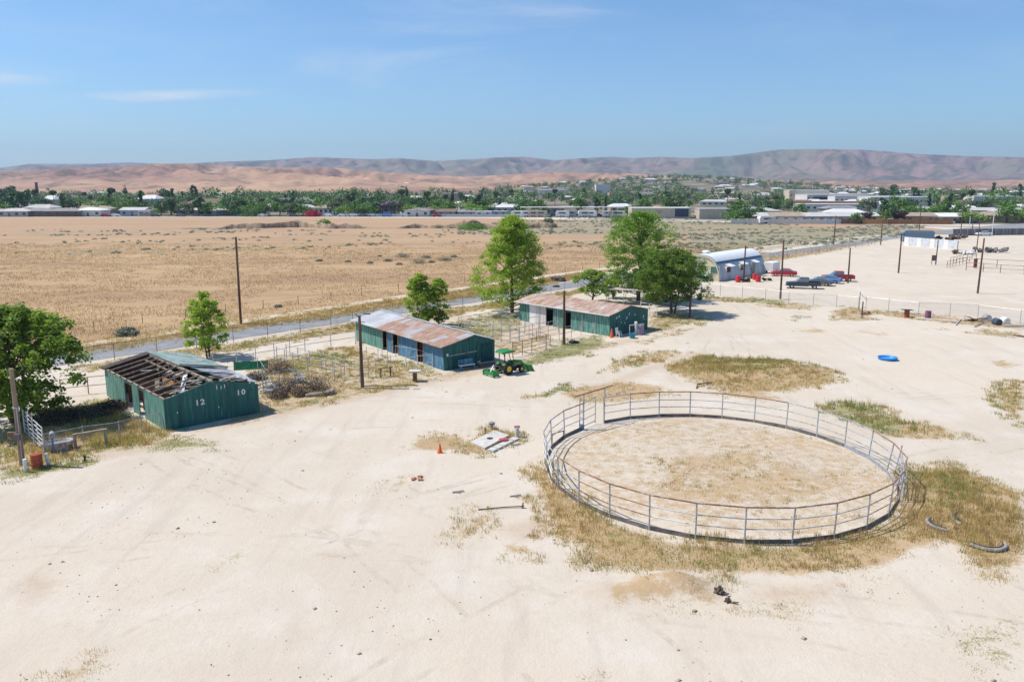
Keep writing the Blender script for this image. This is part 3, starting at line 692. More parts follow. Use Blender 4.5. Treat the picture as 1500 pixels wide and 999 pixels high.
def make_tree(name, label, cat, x, y, H, Rr, base, shape, mat_, nclump=110, per=85, ls=.13, cs=.62, trunk=.22, seed=1, trunks=1, droop=0, group=None, lean=(0, 0)):
    t = thing(name, label, cat, (x, y, 0), 0, group)
    C = crown_points(H, Rr, base, shape, nclump, seed); r = np.random.default_rng(seed+100)
    C[:, 0] += lean[0]*C[:, 2]/H; C[:, 1] += lean[1]*C[:, 2]/H
    K = nclump*per; sz = np.repeat(r.uniform(.45, 1.3, nclump)*cs, per)
    g = r.normal(0, 1, (K, 3)); g /= np.linalg.norm(g, axis=1)[:, None]; g *= (r.random(K)**.45)[:, None]
    c = np.repeat(C, per, 0)+g*sz[:, None]*np.array([1, 1, .62]); c[:, 2] -= droop*np.hypot(g[:, 0], g[:, 1])**2*sz
    c[:, 2] = np.clip(c[:, 2], .15, None)
    tint = np.clip(np.repeat(r.uniform(.1, .9, nclump), per)*.55+r.uniform(0, .45, K), 0, 1)
    n = g*.5+np.array([0, 0, .8])
    link('crown', quads(c, r.uniform(.7, 1.3, K)*ls, 'crown', mat_, n, tint), t)
    tb = MB(); bb = MB()
    for k in range(trunks):
        a = 6.28*k/trunks+seed; ox, oy = ((.25*math.cos(a), .25*math.sin(a)) if trunks > 1 else (0, 0)); tr_ = trunk/(trunks**.5)
        top = base+(H-base)*.62; seg = 6; prev = Vector((ox, oy, -.15))
        for i in range(1, seg+1):
            q = Vector((ox*(1+i*.7)+r.normal(0, .07)*i*.4+lean[0]*i/seg*.6, oy*(1+i*.7)+r.normal(0, .07)*i*.4+lean[1]*i/seg*.6, top*i/seg))
            tb.tube(prev, q, tr_*(1-.75*(i-1)/seg), tr_*(1-.75*i/seg), 8, cap=False); prev = q
    for i in r.choice(nclump, min(nclump, 34), replace=False):
        q = Vector(C[i]); z0 = max(base*.55, q.z-.35*math.hypot(q.x, q.y)-.6); z0 = min(z0, base+(H-base)*.6)
        p = Vector((lean[0]*z0/H*.6, lean[1]*z0/H*.6, z0)); m_ = (p+q)/2+Vector((0, 0, -.12*(q-p).length*.5))
        bb.tube(p, m_, trunk*.30, trunk*.2, 5, cap=False); bb.tube(m_, q, trunk*.2, trunk*.07, 5, cap=False)
    tb.build('trunk', BARK, t, smooth=True); bb.build('branches', BARK, t, smooth=True)
    return t
x, y = G(750, 458); make_tree('shade_tree', 'tall bright green tree behind the pipe corrals, left of the third stable', 'tree', x, y, 11.9, 4.7, 1.2, 'cone', LEAF_BRIGHT, 420, 75, .125, .85, .26, 21, lean=(-.1, 0))
x, y = G(935, 440); make_tree('shade_tree', 'tallest of the green trees behind the shade canopy, left of the curved metal building', 'tree', x, y, 12.0, 4.8, 1.3, 'egg', LEAF_MID, 430, 75, .125, .85, .3, 5)
x, y = G(985, 460); make_tree('shade_tree', 'round dark green tree with pale forked trunk beside a brown pole', 'tree', x, y, 7.9, 4.4, 1.6, 'round', LEAF_DARK, 380, 80, .12, .72, .24, 8, trunks=3)
x, y = G(868, 443); make_tree('small_tree', 'small spreading green tree just behind the third stable roof', 'tree', x, y, 4.4, 2.6, 1.3, 'round', LEAF_MID, 100, 80, .11, .5, .15, 12)
x, y = G(305, 524); make_tree('small_tree', 'young upright tree behind the roofless stable', 'tree', x, y, 6.1, 2.4, .9, 'cone', LEAF_BRIGHT, 125, 65, .115, .48, .12, 33, trunks=2)
x, y = G(617, 478); make_tree('small_tree', 'bushy upright green tree behind the rusty roofed stable', 'tree', x, y, 5.9, 1.8, .4, 'egg', LEAF_BRIGHT, 140, 75, .115, .48, .14, 14, trunks=2)
x, y = G(643, 477); make_tree('small_tree', 'slim young tree at the right shoulder of a bushy one', 'tree', x, y, 5.2, 1.3, .4, 'egg', LEAF_BRIGHT, 85, 70, .11, .42, .11, 18)
x, y = G(25, 618); make_tree('feathery_tree', 'wide dark green feathery leaved tree by the wooden pole and pipe gate', 'tree', x, y, 7.8, 4.6, 1.0, 'round', LEAF_AIL, 240, 100, .15, .74, .28, 41, trunks=2, droop=.5)
x, y = G(898, 437); make_tree('small_tree', 'yellow green bushy tree at the left foot of the tallest tree', 'tree', x, y, 3.4, 1.5, .4, 'round', LEAF_BRIGHT, 55, 75, .11, .45, .1, 52)
x, y = G(962, 447); make_tree('small_tree', 'dark trunked tree hidden behind the round tree, over the white pipe panels', 'tree', x, y, 5.2, 2.6, 1.7, 'round', LEAF_DARK, 70, 80, .12, .5, .18, 57)
# ------------------------------------------------------------------ bushes
def bush(name, label, cat, x, y, r, h, m, n=900, qs=.06, seed=0, group=None, twigs=True):
    t = thing(name, label, cat, (x, y, 0), 0, group); q = np.random.default_rng(seed)
    u = q.normal(0, 1, (n, 3)); u /= np.linalg.norm(u, axis=1)[:, None]; u[:, 2] = abs(u[:, 2])
    k = .72+.5*vnoise(np.arctan2(u[:, 1], u[:, 0])*1.6+seed*3+20, u[:, 2]*3+9)
    c = u*((q.random(n)**.4)*k)[:, None]*np.array([r, r, h])
    link('foliage', quads(c, q.uniform(.6, 1.4, n)*qs, 'foliage', m, u*.6, None), t)
    if twigs:
        b = MB()
        for i in range(14):
            a = q.uniform(0, 6.28); e = q.uniform(.3, .9); b.tube((0, 0, -.05), (r*e*math.cos(a)*.8, r*e*math.sin(a)*.8, h*(1-e*.5)*.8), .025, .01, 4)
        b.build('stems', BARK, t)
    return t
for i, (px, py, r, h, l) in enumerate([(375, 556, 1.0, .75, 'flattest brown tumbleweed heap, nearest the roofless stable'), (407, 545, 1.5, 1.35, 'brown tumbleweed heap furthest from the driveway, against a cross fence'),
        (422, 573, 1.5, 1.5, 'brown tumbleweed heap caught inside the pipe frame gate'), (462, 571, 1.25, 1.45, 'tallest brown tumbleweed heap, right of the pipe frame gate'), (440, 580, .6, .5, 'small brown tumbleweed in front of two bigger heaps'), (408, 582, .9, .7, 'low tumbleweed heap piled over scrap pipes')]):
    x, y = G(px, py); bush('tumbleweed', l, 'tumbleweed', x, y, r, h, TWIG, 2600, .045, i+3, 'tumbleweeds blown against the corral fences')
for i, (px, py, r, h, l) in enumerate([(128, 612, 1.9, 1.0, 'dark dead brush heap under the feathery tree, nearest the roofless stable'), (80, 616, 2.0, 1.15, 'dark dead brush heap behind the white pipe gate'), (165, 600, 1.3, .8, 'dark dead brush heap against the roofless stable yard rail')]):
    x, y = G(px, py); bush('brush_pile', l, 'brush pile', x, y, r, h, leaf_mat('dark_brush', (.045, .035, .03), (.15, .12, .085), tr=.05), 2600, .06, i+13, 'dead brush heaps left of the roofless stable')
for i, (px, py, r, h, m_, l) in enumerate([(186, 492, 1.25, 1.0, SAGE, 'round grey sagebrush alone between the road and the dirt track'), (803, 331, 2.6, 4.3, FAR_LEAF[1], 'dark green shrub standing alone far out in the field'), (906, 326, 4.0, 2.9, FAR_LEAF[2], 'bright green shrub at the far edge of the field'),
        (476, 331, 3.6, 2.4, FAR_LEAF[2], 'light green bush just behind the eroded wash'), (692, 336, 5.5, 2.2, FAR_LEAF[2], 'wide light green bush at the right end of the wash'), (372, 317, 7.5, 5.8, FAR_LEAF[0], 'big dark green spreading bush at the far field edge'),
        (237, 312, 3.2, 3.0, FAR_LEAF[0], 'round green bush on the far verge'), (928, 318, 3.6, 6.2, FAR_LEAF[1], 'dark green tree shaped bush beside the cream warehouse')]):
    x, y = G(px, py); bush('green_bush' if m_ is not SAGE else 'sagebrush_bush', l, 'bush', x, y, r, h, m_, 1600, .1*(r**.6), i+30)
sl = [(467,383,'sagebrush far left of a scattered drift in the golden field'),(510,384,'sagebrush with a pale top, second of the scattered drift'),(542,386,'sagebrush near the middle of the golden field'),(556,376,'small dark sagebrush right of a gap in the drift'),(568,383,'oval grey sagebrush before the wide clump'),
      (590,377,'wide grey sagebrush at the left of the big clump'),(585,388,'low sagebrush in front of the big clump'),(613,386,'broad pale sagebrush in the middle of the big clump'),(624,378,'dark sagebrush at the back of the big clump'),(652,382,'grey sagebrush right of the big clump'),(665,377,'last sagebrush at the right of the big clump'),(632,385,'small sagebrush tucked beside the broad pale one'),
      (407,450,'small grey sagebrush near the dirt track and the tall brown pole'),(282,455,'low grey sagebrush in front of the wire fence post')]
for i, (px, py, l) in enumerate(sl):
    x, y = G(px, py); k = [.9, .7, .8, .6, 1.1, 1.9, .8, 2.0, 1.2, 1.7, .9, .8, .6, .8][i]
    bush('sagebrush_bush', l, 'bush', x, y, k, k*.55, SAGE, 700, .09, 60+i, 'grey sagebrush bushes in the golden field')
# ------------------------------------------------------------------ stables
# local frame of each: origin at the nearest ground corner, +X along the gable, +Y back along the long lit side
def frame(A, B):                  # A nearest corner, B far end of the long side -> angle of +Y
    d = Vector((B[0]-A[0], B[1]-A[1])).normalized()
    return math.atan2(d.y, d.x)-math.pi/2
def wallparam(A, rz, px):         # distance along +Y where the wall's foot crosses pixel column px
    lo, hi = 0, 40
    d = Vector((math.cos(rz+math.pi/2), math.sin(rz+math.pi/2)))
    for _ in range(50):
        m = (lo+hi)/2; x = A[0]+d.x*m; y = A[1]+d.y*m
        u = 750+CF*x/(y*math.cos(CP)+CH*math.sin(CP))
        if u > px: lo = m
        else: hi = m
    return lo
def long_wall(t, L, h, segs, th=.08, x0=0.0, top=1.9):
    """segs: list of (y0, y1, material or None for an opening)"""
    for y0, y1, m in segs:
        if m is None:
            b = MB(); b.box((x0+th/2, (y0+y1)/2, (top+h)/2), (th-.006, y1-y0-.01, h-top)); b.build('lintel', GREENB, t)
        else:
            b = MB(); b.box((x0+th/2, (y0+y1)/2, h/2-.05), (th, y1-y0-.004, h+.1)); b.build('wall', m, t)
def gable(t, W, h, hp, y, m, name='gable_wall', th=.08, pk=.5):
    b = MB(); b.prism([(0, -.1), (W, -.1), (W, h), (W*pk, hp), (0, h)], y-th/2, y+th/2); return b.build(name, m, t)
def roof_half(t, x0, z0, x1, z1, y0, y1, m, th=.05, name='roof', wavy=0, origin=True):
    b = MB(); n = 8; vs = []; k = 1+max(2, int((y1-y0)/1.2))
    for j in range(k):
        y = y0+(y1-y0)*j/(k-1)
        for i in range(n+1):
            s = i/n; w = wavy*(fbm(s*3+j*.7, j*.9+2, 2)-.5)*1.0
            vs.append((x0+(x1-x0)*s, y, z0+(z1-z0)*s+w))
    N = len(vs); vs2 = vs+[(a, b_, c-th) for a, b_, c in vs]; fs = []
    for j in range(k-1):
        for i in range(n):
            a = j*(n+1)+i; q = [a, a+1, a+n+2, a+n+1]; fs.append(tuple(q)); fs.append(tuple(v+N for v in q[::-1]))
    for j in range(k-1):
        for a in (j*(n+1), j*(n+1)+n): fs.append((a, a+n+1, a+n+1+N, a+N))
    for i in range(n):
        for a in (i, (k-1)*(n+1)+i): fs.append((a, a+1, a+1+N, a+N))
    b.add(vs2, fs); return b.build(name, m, t)
def digits(txt, size, name, t, loc, m, font_w=1.0):
    cu = bpy.data.curves.new(name, 'FONT'); cu.body = txt; cu.size = size; cu.extrude = .01; cu.space_character = 1.25; cu.offset = .012
    o = bpy.data.objects.new(name+'_tmp', cu); col.objects.link(o)
    dg = bpy.context.evaluated_depsgraph_get(); me = bpy.data.meshes.new_from_object(o.evaluated_get(dg)); bpy.data.objects.remove(o)
    for v in me.vertices: v.co = Vector((v.co.x*font_w, -v.co.z-.003, v.co.y))
    me.materials.clear(); me.materials.append(m)
    r = bpy.data.objects.new(name, me); col.objects.link(r); r.parent = t; r.location = loc; return r
# --- roofless stable with the numbers 12 and 10
A = G(243, 631); rz = frame(A, G(157, 580)); W, L, h, hp = 6.5, 12.2, 2.1, 2.85
t = thing('stable', 'green stable with half its roof fallen in, numbered 12 and 10 on the gable', 'stable', (*A, 0), rz)
wp = lambda px: wallparam(A, rz, px)
y1, y2, y3, y4 = wp(213), wp(205), wp(196), wp(185)
long_wall(t, L, h, [(0, y1-.02, GREENL), (y1, y2, None), (y2, y3, GREENL), (y3, y4, None), (y4, L, GREENL)])
gable(t, W, h, hp, -.04, GREENB); gable(t, W, h, hp, L-.05, BROWNB, 'rear_wall')
b = MB(); b.box((W-.04, L/2, h/2-.1), (.08, L-.1, h)); b.build('wall', GREENB, t)
b = MB()
for k in range(1, 4): b.box((W/4+.2, L*k/4, .72), (W/2-.9, .06, 1.5))
b.box((W/2, L*.32, .9), (.06, L*.5, 1.7)); b.build('partition', BROWNB, t)
MB().box((W/2-.2, L*.62, .95), (.05, 2.4, 1.4)).build('plywood_panel', PLY, t); MB().box((1.9, L*.5+.06, .9), (1.5, .05, 1.1)).build('plywood_panel', PLY, t); MB().box((2.0, L*.27, .9), (1.4, .05, 1.0)).build('plywood_panel', PLY, t)
b = MB(); b.beam((W/2, -.1, hp-.05), (W/2, L+.1, hp-.05), .16, .14); b.beam((W/2-.5, 0, hp-.35), (W/2-.5, L, hp-.3), .08, .1); b.beam((0.05, 0, h+.03), (0.05, L, h+.03), .12, .08); b.build('ridge_beam', WOODGREY, t)
for i in range(9):
    b = MB(); y = .9+i*1.25; sk = random.uniform(-.25, .25)
    b.beam((-.12, y, h+.07), (W/2, y+sk, hp+.03), .06, .09); b.build('rafter', WOODGREY, t)
    if i % 2 == 0:
        b = MB(); b.beam((W/2, y+.6, hp), (W-.1, y+.4, h+.06), .06, .09); b.build('rafter', WOODGREY, t)
for i in range(5):
    b = MB(); b.beam((W/2, .8+i*2.3, -.05), (W/2, .8+i*2.3, hp-.08), .12, .12); b.build('post', WOODBROWN, t)
b = MB(); b.beam((1.6, 2.2, .5), (2.9, 3.6, 2.75), .3, .04); b.build('fallen_sheet', TIN, t); b = MB(); b.beam((1.5, 6.2, 1.2), (2.2, 4.4, 2.4), .35, .04); b.build('fallen_sheet', TIN, t)
b = MB(); b.beam((2.4, 8.2, .8), (2.0, 6.8, 2.0), .3, .04); b.build('fallen_sheet', TIN, t)
for i in range(34):
    b = MB(); x = random.uniform(.3, W-.4); y = random.uniform(.1, 2.2 if i < 24 else 9); a = random.uniform(-.5, .5)
    zz_ = h+.05+(hp-h)*(1-abs(x-W/2)/(W/2))
    b.beam((x, y, zz_-.15), (min(W-.2, x+random.uniform(.4, 1.6)), y+a, zz_-random.uniform(0, .25)), .12, .03); b.build('broken_board', random.choice([WOODGREY, WOODBROWN, CONC]), t)
roof_half(t, -.25, h+.12, W/2, hp+.1, L-.55, L+.35, simple('dark_old_roofing', (.07, .055, .05), .9, var=.4), name='roof')
roof_half(t, W/2-.05, hp+.16, W+.35, h+.2, 5.6, L+.35, simple('pale_green_tin', (.36, .42, .38), .5, .2, .15, 1.5, c2=(.2, .28, .22), c2amt=.5), name='roof')
# right slope: sheets that have sagged towards the front
b = MB(); vs = []; nn_ = 12
for j in range(nn_+1):
    y = .55+(5.8-.55)*j/nn_; s = j/nn_
    for i in range(7):
        u = i/6; x0 = W/2+.6+(1-s)*1.5; x = x0+(W+.3-x0)*u; zr = hp+.12-(hp-h-.06)*((x-W/2)/(W/2)); sag = -.5*math.sin(math.pi*min(1, u*.9+.1))*(1-s)*s*2.2-.12*(1-s)
        vs.append((x, y, zr+sag+.03*math.sin(j*2.1+i)))
N = len(vs); vs += [(a, b_, c-.03) for a, b_, c in vs]; fs = []
for j in range(nn_):
    for i in range(6): q = [j*7+i, j*7+i+1, j*7+i+8, j*7+i+7]; fs += [tuple(q), tuple(v+N for v in q[::-1])]
b.add(vs, fs); b.build('sagging_roof_sheet', simple('bent_grey_tin', (.42, .45, .47), .45, .3, .2, 1.5, c2=(.25, .26, .28), c2amt=.4), t)
b = MB(); b.beam((W/2, 5.6, hp+.22), (W+.3, 5.5, h+.27), .1, .06); b.build('roof_batten', DARKM, t)
for i, s in enumerate((-.1, .45)):
    b = MB(); b.box((W+.25+s*.4, 1.1+i*1.2, .9), (.06, 1.0, 1.7), rz=.5*i); b.build('door', GREENL, t)
digits('12', .52, 'painted_number', t, (2.0, -.085, 1.35), WHITE, 1.15); digits('10', .5, 'painted_number', t, (4.9, -.085, 1.55), WHITE, 1.15)
for x, z, s in ((3.55, 2.35, .3), (3.85, 2.3, .22), (4.1, 2.35, .25), (3.6, .95, .1), (.8, 1.1, .12)): MB().box((x, -.087, z), (.05, .012, s)).build('paint_scrape', WHITE, t)
b = MB(); b.box((.9, -.5, .06), (.7, .35, .1), rz=.2); o = b.build('feed_tray', GREENL); o.location = t.location; o.rotation_euler = t.rotation_euler; tag(o, 'flat green tray lying at the foot of the numbered gable', 'tray')
# --- rusty roofed green and blue stable
A = G(650, 543); rz = frame(A, G(522, 499)); W, L, h, hp = 5.35, wallparam(A, frame(A, G(522, 499)), 522), 2.15, 2.8
t2 = thing('stable', 'green and blue stable under a patchy rust roof, beside the tractor', 'stable', (*A, 0), rz)
wp = lambda px: wallparam(A, rz, px)
seg = [(0, wp(621), BLUEB), (wp(621), wp(611.6), None), (wp(611.6), wp(584), BLUEB), (wp(584), wp(575.8), None), (wp(575.8), wp(568), BLUEB), (wp(568), wp(561), None), (wp(561), L, GREENL)]
long_wall(t2, L, h, seg)
pk = .58
gable(t2, W, h, hp, -.04, GREENB, pk=pk); gable(t2, W, h, hp, L-.05, GREENB, 'rear_wall', pk=pk)
b = MB(); b.box((W-.04, L/2, h/2-.05), (.08, L-.1, h+.08)); b.build('wall', GREENB, t2)
for y in (4.2, 8.4, 12.4):
    b = MB(); b.box((W/2, y, 1), (W-.2, .06, 2)); b.build('partition', BROWNB, t2)
roof_half(t2, -.45, h-.02, W*pk, hp+.09, -.3, L+.4, ROOFRUST, wavy=.06); roof_half(t2, W*pk, hp+.085, W+.35, h-.02, -.3, L+.4, TIN, wavy=.05)
b = MB(); b.beam((W*pk, -.3, hp+.12), (W*pk, L+.4, hp+.12), .3, .02); b.build('ridge_cap', TIN, t2)
for y in [seg[i][0] for i in range(1, 7)]:
    b = MB(); b.box((-.03, y, 1.05), (.05, .1, 2.1)); b.build('door_post', WOODGREY, t2)
b = MB(); b.beam((.3, -.12, 1.25), (3.4, -.12, 1.35), .05, .05); b.build('rail', PIPE, t2)
b = MB(); b.box((.35, -.1, 1.35), (.16, .03, .26)); b.build('notice', WHITE, t2)
b = MB(); b.box((3.4, -.1, 1.5), (.05, .04, 1.6), ry=.2); b.box((4.5, -.1, .95), (1.2, .04, 1.9)); b.build('door', simple('dark_green_door', (.01, .07, .075), .8, var=.3), t2)
b = MB(); b.box((4.5, -.13, 1.93), (1.5, .04, .05)); b.build('door_track', DARKM, t2)
# stuff standing against that gable
def at(t, x, y): 
    v = Matrix.Rotation(t.rotation_euler.z, 3, 'Z') @ Vector((x, y, 0)); return (t.location.x+v.x, t.location.y+v.y, 0)
bn = thing('bench', 'white and blue bench standing against the dark green gable beside the tractor', 'bench', at(t2, 1.9, -.75), rz)
b = MB(); b.box((0, 0, .42), (1.5, .45, .06)); b.build('seat', WHITE, bn); b = MB(); b.box((0, .2, .7), (1.5, .05, .4)); b.build('backrest', BLUEB, bn)
for sx in (-.65, .65): b = MB(); b.box((sx, 0, .2), (.08, .4, .42)); b.build('leg', BLUEB, bn)
bn = thing('plank_table', 'low plank table with scraps between the bench and the tractor', 'table', at(t2, 4.0, -.8), rz)
b = MB(); b.box((0, 0, .38), (1.9, .5, .05)); b.build('tabletop', WOODGREY, bn)
for sx in (-.75, .75): b = MB(); b.box((sx, 0, .18), (.1, .35, .37)); b.build('leg', WOODBROWN, bn)
b = MB(); b.blob((3.2, -.75, .48), .16, 2, .3); o = b.build('bundle', simple('grey_cloth', (.3, .28, .28))); o.location = t2.location; o.rotation_euler = t2.rotation_euler; tag(o, 'grey bundle on the left end of the plank table', 'bundle')
# --- third stable, faded rust roof, behind
A = G(893, 493); rz = frame(A, G(761, 470)); W, L, h, hp = 6.4, wallparam(A, frame(A, G(761, 470)), 761), 2.3, 2.95
t3 = thing('stable', 'green stable with a faded pinkish rust roof and a white door, below the trees', 'stable', (*A, 0), rz)
wp = lambda px: wallparam(A, rz, px)
s3 = [wp(p) for p in (836, 828, 810, 799.6, 785, 775.5)]
long_wall(t3, L, h, [(0, s3[0], GREENL), (s3[0], s3[1], None), (s3[1], s3[2], GREENL), (s3[2], s3[3], None), (s3[3], s3[4], WHITEB), (s3[4]+.03, s3[5], WHITE), (s3[5], L, GREENL)])
gable(t3, W, h, hp, -.04, GREENB); gable(t3, W, h, hp, L-.05, GREENB, 'rear_wall')
b = MB(); b.box((W-.04, L/2, h/2-.05), (.08, L-.1, h+.08)); b.build('wall', GREENB, t3)
for y in (4, 8, 11): b = MB(); b.box((W/2, y, 1), (W-.2, .06, 2)); b.build('partition', BROWNB, t3)
roof_half(t3, -.4, h, W/2, hp+.09, -.25, L+.5, ROOFPINK, wavy=.05); roof_half(t3, W/2, hp+.085, W+.3, h, -.25, L+.5, ROOFPINK, wavy=.05)
b = MB(); b.beam((-.42, -.25, h-.03), (-.42, L+.5, h-.03), .04, .1); b.build('fascia', WHITE, t3)
for px in (872, 853, 817): b = MB(); b.box((-.03, wp(px), 1.1), (.06, .09, 2.2)); b.build('pilaster', PIPE, t3)
for x, z, s in ((1.0, 1.9, .3), (1.4, 2.0, .25), (2.7, 1.7, .35), (3.1, 2.1, .2), (4.1, 1.9, .16), (5.6, 1.55, .35), (5.7, 1.2, .1), (2.4, 1.2, .14), (1.8, 1.3, .1)): MB().box((x, -.087, z), (.1, .012, s), ry=.5).build('paint_scrape', WHITE, t3)
# ------------------------------------------------------------------ curved metal building
A = G(1053.5, 413); rz = math.atan2(G(1121, 400)[1]-A[1], G(1121, 400)[0]-A[0])-math.pi/2; L = math.dist(A, G(1121, 400)); W, Hq = 7.2, 4.15
q = thing('quonset_building', 'curved silver metal building with a cream front and window awnings, behind parked cars', 'building', (*A, 0), rz)
def arc(k, n, s=1.0, a0=0, a1=math.pi):
    o = []
    for i in range(n+1):
        a = a0+(a1-a0)*i/n; x = -W/2+W/2*s*math.copysign(abs(math.cos(a))**.82, math.cos(a)); z = Hq*s*math.sin(a)**.9 if math.sin(a) > 0 else 0
        o.append((x, max(0, z)))
    return o
def shell(name, pts, y0, y1, th, m, ny=10):
    b = MB(); n = len(pts); vs = []; c = (-W/2, 0)
    for j in range(ny+1):
        y = y0+(y1-y0)*j/ny
        for x, z in pts: vs.append((x, y, z))
        for x, z in pts: vs.append((c[0]+(x-c[0])*(1-th), y, z*(1-th)))
    fs = []
    for j in range(ny):
        for i in range(n-1):
            a = j*2*n+i; fs += [(a, a+1, a+1+2*n, a+2*n), (a+n, a+n+2*n, a+n+1+2*n, a+n+1)]
        for a in (j*2*n, j*2*n+n-1): fs.append((a, a+2*n, a+3*n, a+n))
    for j in (0, ny):
        for i in range(n-1): a = j*2*n+i; fs.append((a, a+1, a+1+n, a+n))
    b.add(vs, fs); return b.build(name, m, q, smooth=False)
shell('shell', arc(0, 36), 0, L, .012, QUON)
shell('roof_cap', arc(0, 16, 1.025, R(47), R(133)), .35, L-.2, .01, QCAP)
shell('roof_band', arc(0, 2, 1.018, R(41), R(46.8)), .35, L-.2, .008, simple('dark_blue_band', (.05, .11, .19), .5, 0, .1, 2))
shell('front_trim', arc(0, 36, 1.01), -.12, 0, .045, CREAM, 1)
for y, nm in ((.12, 'front_wall'), (L-.12, 'rear_wall')):
    b = MB(); b.prism(arc(0, 30, .985), y-.05, y+.05); b.build(nm, CREAM, q)
for x0, w, z, hh in ((-6.2, 1.7, 1.75, 1.5), (-1.7, 1.6, 1.9, 1.2)):
    f = MB(); f.box((x0+w/2, .03, z), (w, .06, hh)); o = f.build('window', WHITE, q); g = MB(); g.box((x0+w/2, -.008, z), (w-.12, .02, hh-.12)); g.build('pane', GLASSG, o)
b = MB(); b.box((-3.5, .02, 1.1), (1.2, .08, 2.2)); dd = b.build('door', simple('green_door', (.16, .3, .22)), q); b = MB(); b.box((-3.1, -.05, 1.1), (.05, .06, .16)); b.build('handle', STEEL, dd)
b = MB(); b.box((-3.6, -.05, 3.0), (1.3, .1, .95)); sg = b.build('sign', WHITE, q); b = MB()
for zz_ in (3.22, 3.0, 2.78): b.box((-3.6, -.108, zz_), (.85, .012, .07))
b.build('sign_lines', simple('sign_brown', (.35, .2, .15)), sg)
def side(y, z): 
    a = math.asin(min(1, (z/Hq)**(1/.9))); return -W/2+W/2*abs(math.cos(a))**.82
for y, w, z0, z1, kind in ((3.2, 1.5, 1.2, 2.3, 'window'), (8.3, 1.5, 1.2, 2.3, 'window'), (12.7, 1.3, .15, 2.3, 'door')):
    xs = max(side(y, z0), side(y, z1))+.05; f = MB(); f.box((xs-.25, y, (z0+z1)/2), (.62, w, z1-z0)); o = f.build(kind, WHITE if kind == 'window' else PIPE, q)
    g = MB(); g.box((xs+.07, y, (z0+z1)/2), (.02, w-.14, z1-z0-.14)); g.build('pane', GLASS if kind == 'window' else GLASSG, o)
    a = MB(); a.add([(xs-.2, y-w*.62, z1+.42), (xs-.2, y+w*.62, z1+.42), (xs+.85, y+w*.62, z1+.1), (xs+.85, y-w*.62, z1+.1), (xs-.2, y-w*.62, z1+.36), (xs-.2, y+w*.62, z1+.36), (xs+.85, y+w*.62, z1+.04), (xs+.85, y-w*.62, z1+.04)], [(0, 1, 2, 3), (7, 6, 5, 4), (0, 4, 5, 1), (1, 5, 6, 2), (2, 6, 7, 3), (3, 7, 4, 0)]); a.build('awning', QCAP, q)
b = MB(); b.lathe((-W/2-.6, 3.2, Hq-.05), [(.5, 0), (.5, .35), (.75, .36), (.6, .6), (.1, .68)], 16); b.build('roof_vent', QCAP, q)
# clutter before the curved building
def drum(name, label, x, y, m, r=.3, h=.88, group=None, cat='barrel', z=0):
    t = thing(name, label, cat, (x, y, z), 0, group)
    b = MB(); b.lathe((0, 0, 0), [(r*.96, 0), (r, .02), (r, h*.32), (r*1.04, h*.34), (r, h*.36), (r, h*.64), (r*1.04, h*.66), (r, h*.68), (r, h-.02), (r*.97, h)], 18); b.build('body', m, t)
    b = MB(); b.lathe((0, 0, h+.001), [(r*.9, 0), (r*.9, .012), (.01, .012)], 18); b.build('lid', m, t); return t
for i, (px, py, l) in enumerate([(1081, 413.5, 'red barrel left of the brown pole in front of the curved metal building'), (1110.5, 413, 'red barrel nearest the camera right of the brown pole, before the curved building'), (1106, 410, 'red barrel just behind another, in front of the curved building door')]):
    x, y = G(px, py); drum('barrel', l, x, y, BRED, .42, 1.0, 'red barrels before the curved metal building')
x, y = G(1047, 411.5); drum('barrel', 'rusty barrel standing at the cream front of the curved building', x, y, RUSTRED, .5, .95)
x, y = G(1036, 412); tk = thing('pale_tank', 'pale green upright tank by the cream front door', 'tank', (x, y, 0)); b = MB(); b.lathe((0, 0, 0), [(.42, 0), (.42, .9), (.3, 1.25), (.1, 1.5), (.1, 1.75)], 16); b.build('body', simple('pale_green_tank', (.35, .5, .42)), tk); b = MB(); b.lathe((0, 0, 1.76), [(.14, 0), (.14, .06), (.02, .08)], 10); b.build('cap', STEEL, tk)
for i, (px, py, s, m, l) in enumerate([(1092, 413, .5, BLACKJ, 'dark scrap heap at the foot of the pole before the curved building'), (1123, 411, .55, BLACKJ, 'dark scrap heap right of the red barrels'), (1078, 405, .5, BLACKJ, 'black scrap against the curved silver wall, between two windows'), (1058, 410, .5, STEEL, 'grey scrap at the near corner of the curved building'), (1027, 410, .7, WHITE, 'white bundle at the cream front wall'), (1101, 408, .4, WOODBROWN, 'brown scrap between barrels and wall')]):
    x, y = G(px, py); b = MB((x, y, 0)); q_ = random.Random(i)
    for k in range(9): b.box((x+q_.uniform(-s, s)*1.3, y+q_.uniform(-s, s), q_.uniform(.1, s*.7)), (q_.uniform(.2, .7), q_.uniform(.1, .5), q_.uniform(.08, .4)), q_.uniform(0, 3), q_.uniform(-.4, .4))
    b.lathe((x+s*.8, y-.3, .1), [(.12, 0), (.3, 0), (.33, .12), (.3, .2), (.12, .2)], 12)
    o = b.build('scrap_heap', m); o.location = (x, y, 0); tag(o, l, 'scrap heap')
x, y = G(1130, 400); tr_ = thing('white_trailer', 'small white box trailer parked at the right end of the curved building', 'trailer', (x, y, 0), rz+1.57)
b = MB(); b.box((0, 0, 1.25), (3.0, 1.8, 1.5)); b.build('body', WHITE, tr_, bevel=.04)
for s in (-1, 1): b = MB(); b.lathe((0, s*.92-.08, .33), [(.02, 0), (.33, 0), (.33, .16), (.02, .16)], 14, 'Y'); b.build('wheel', RUBBER, tr_)
b = MB(); b.beam((1.5, 0, .45), (2.5, 0, .45), .08, .08); b.build('hitch', DARKM, tr_)
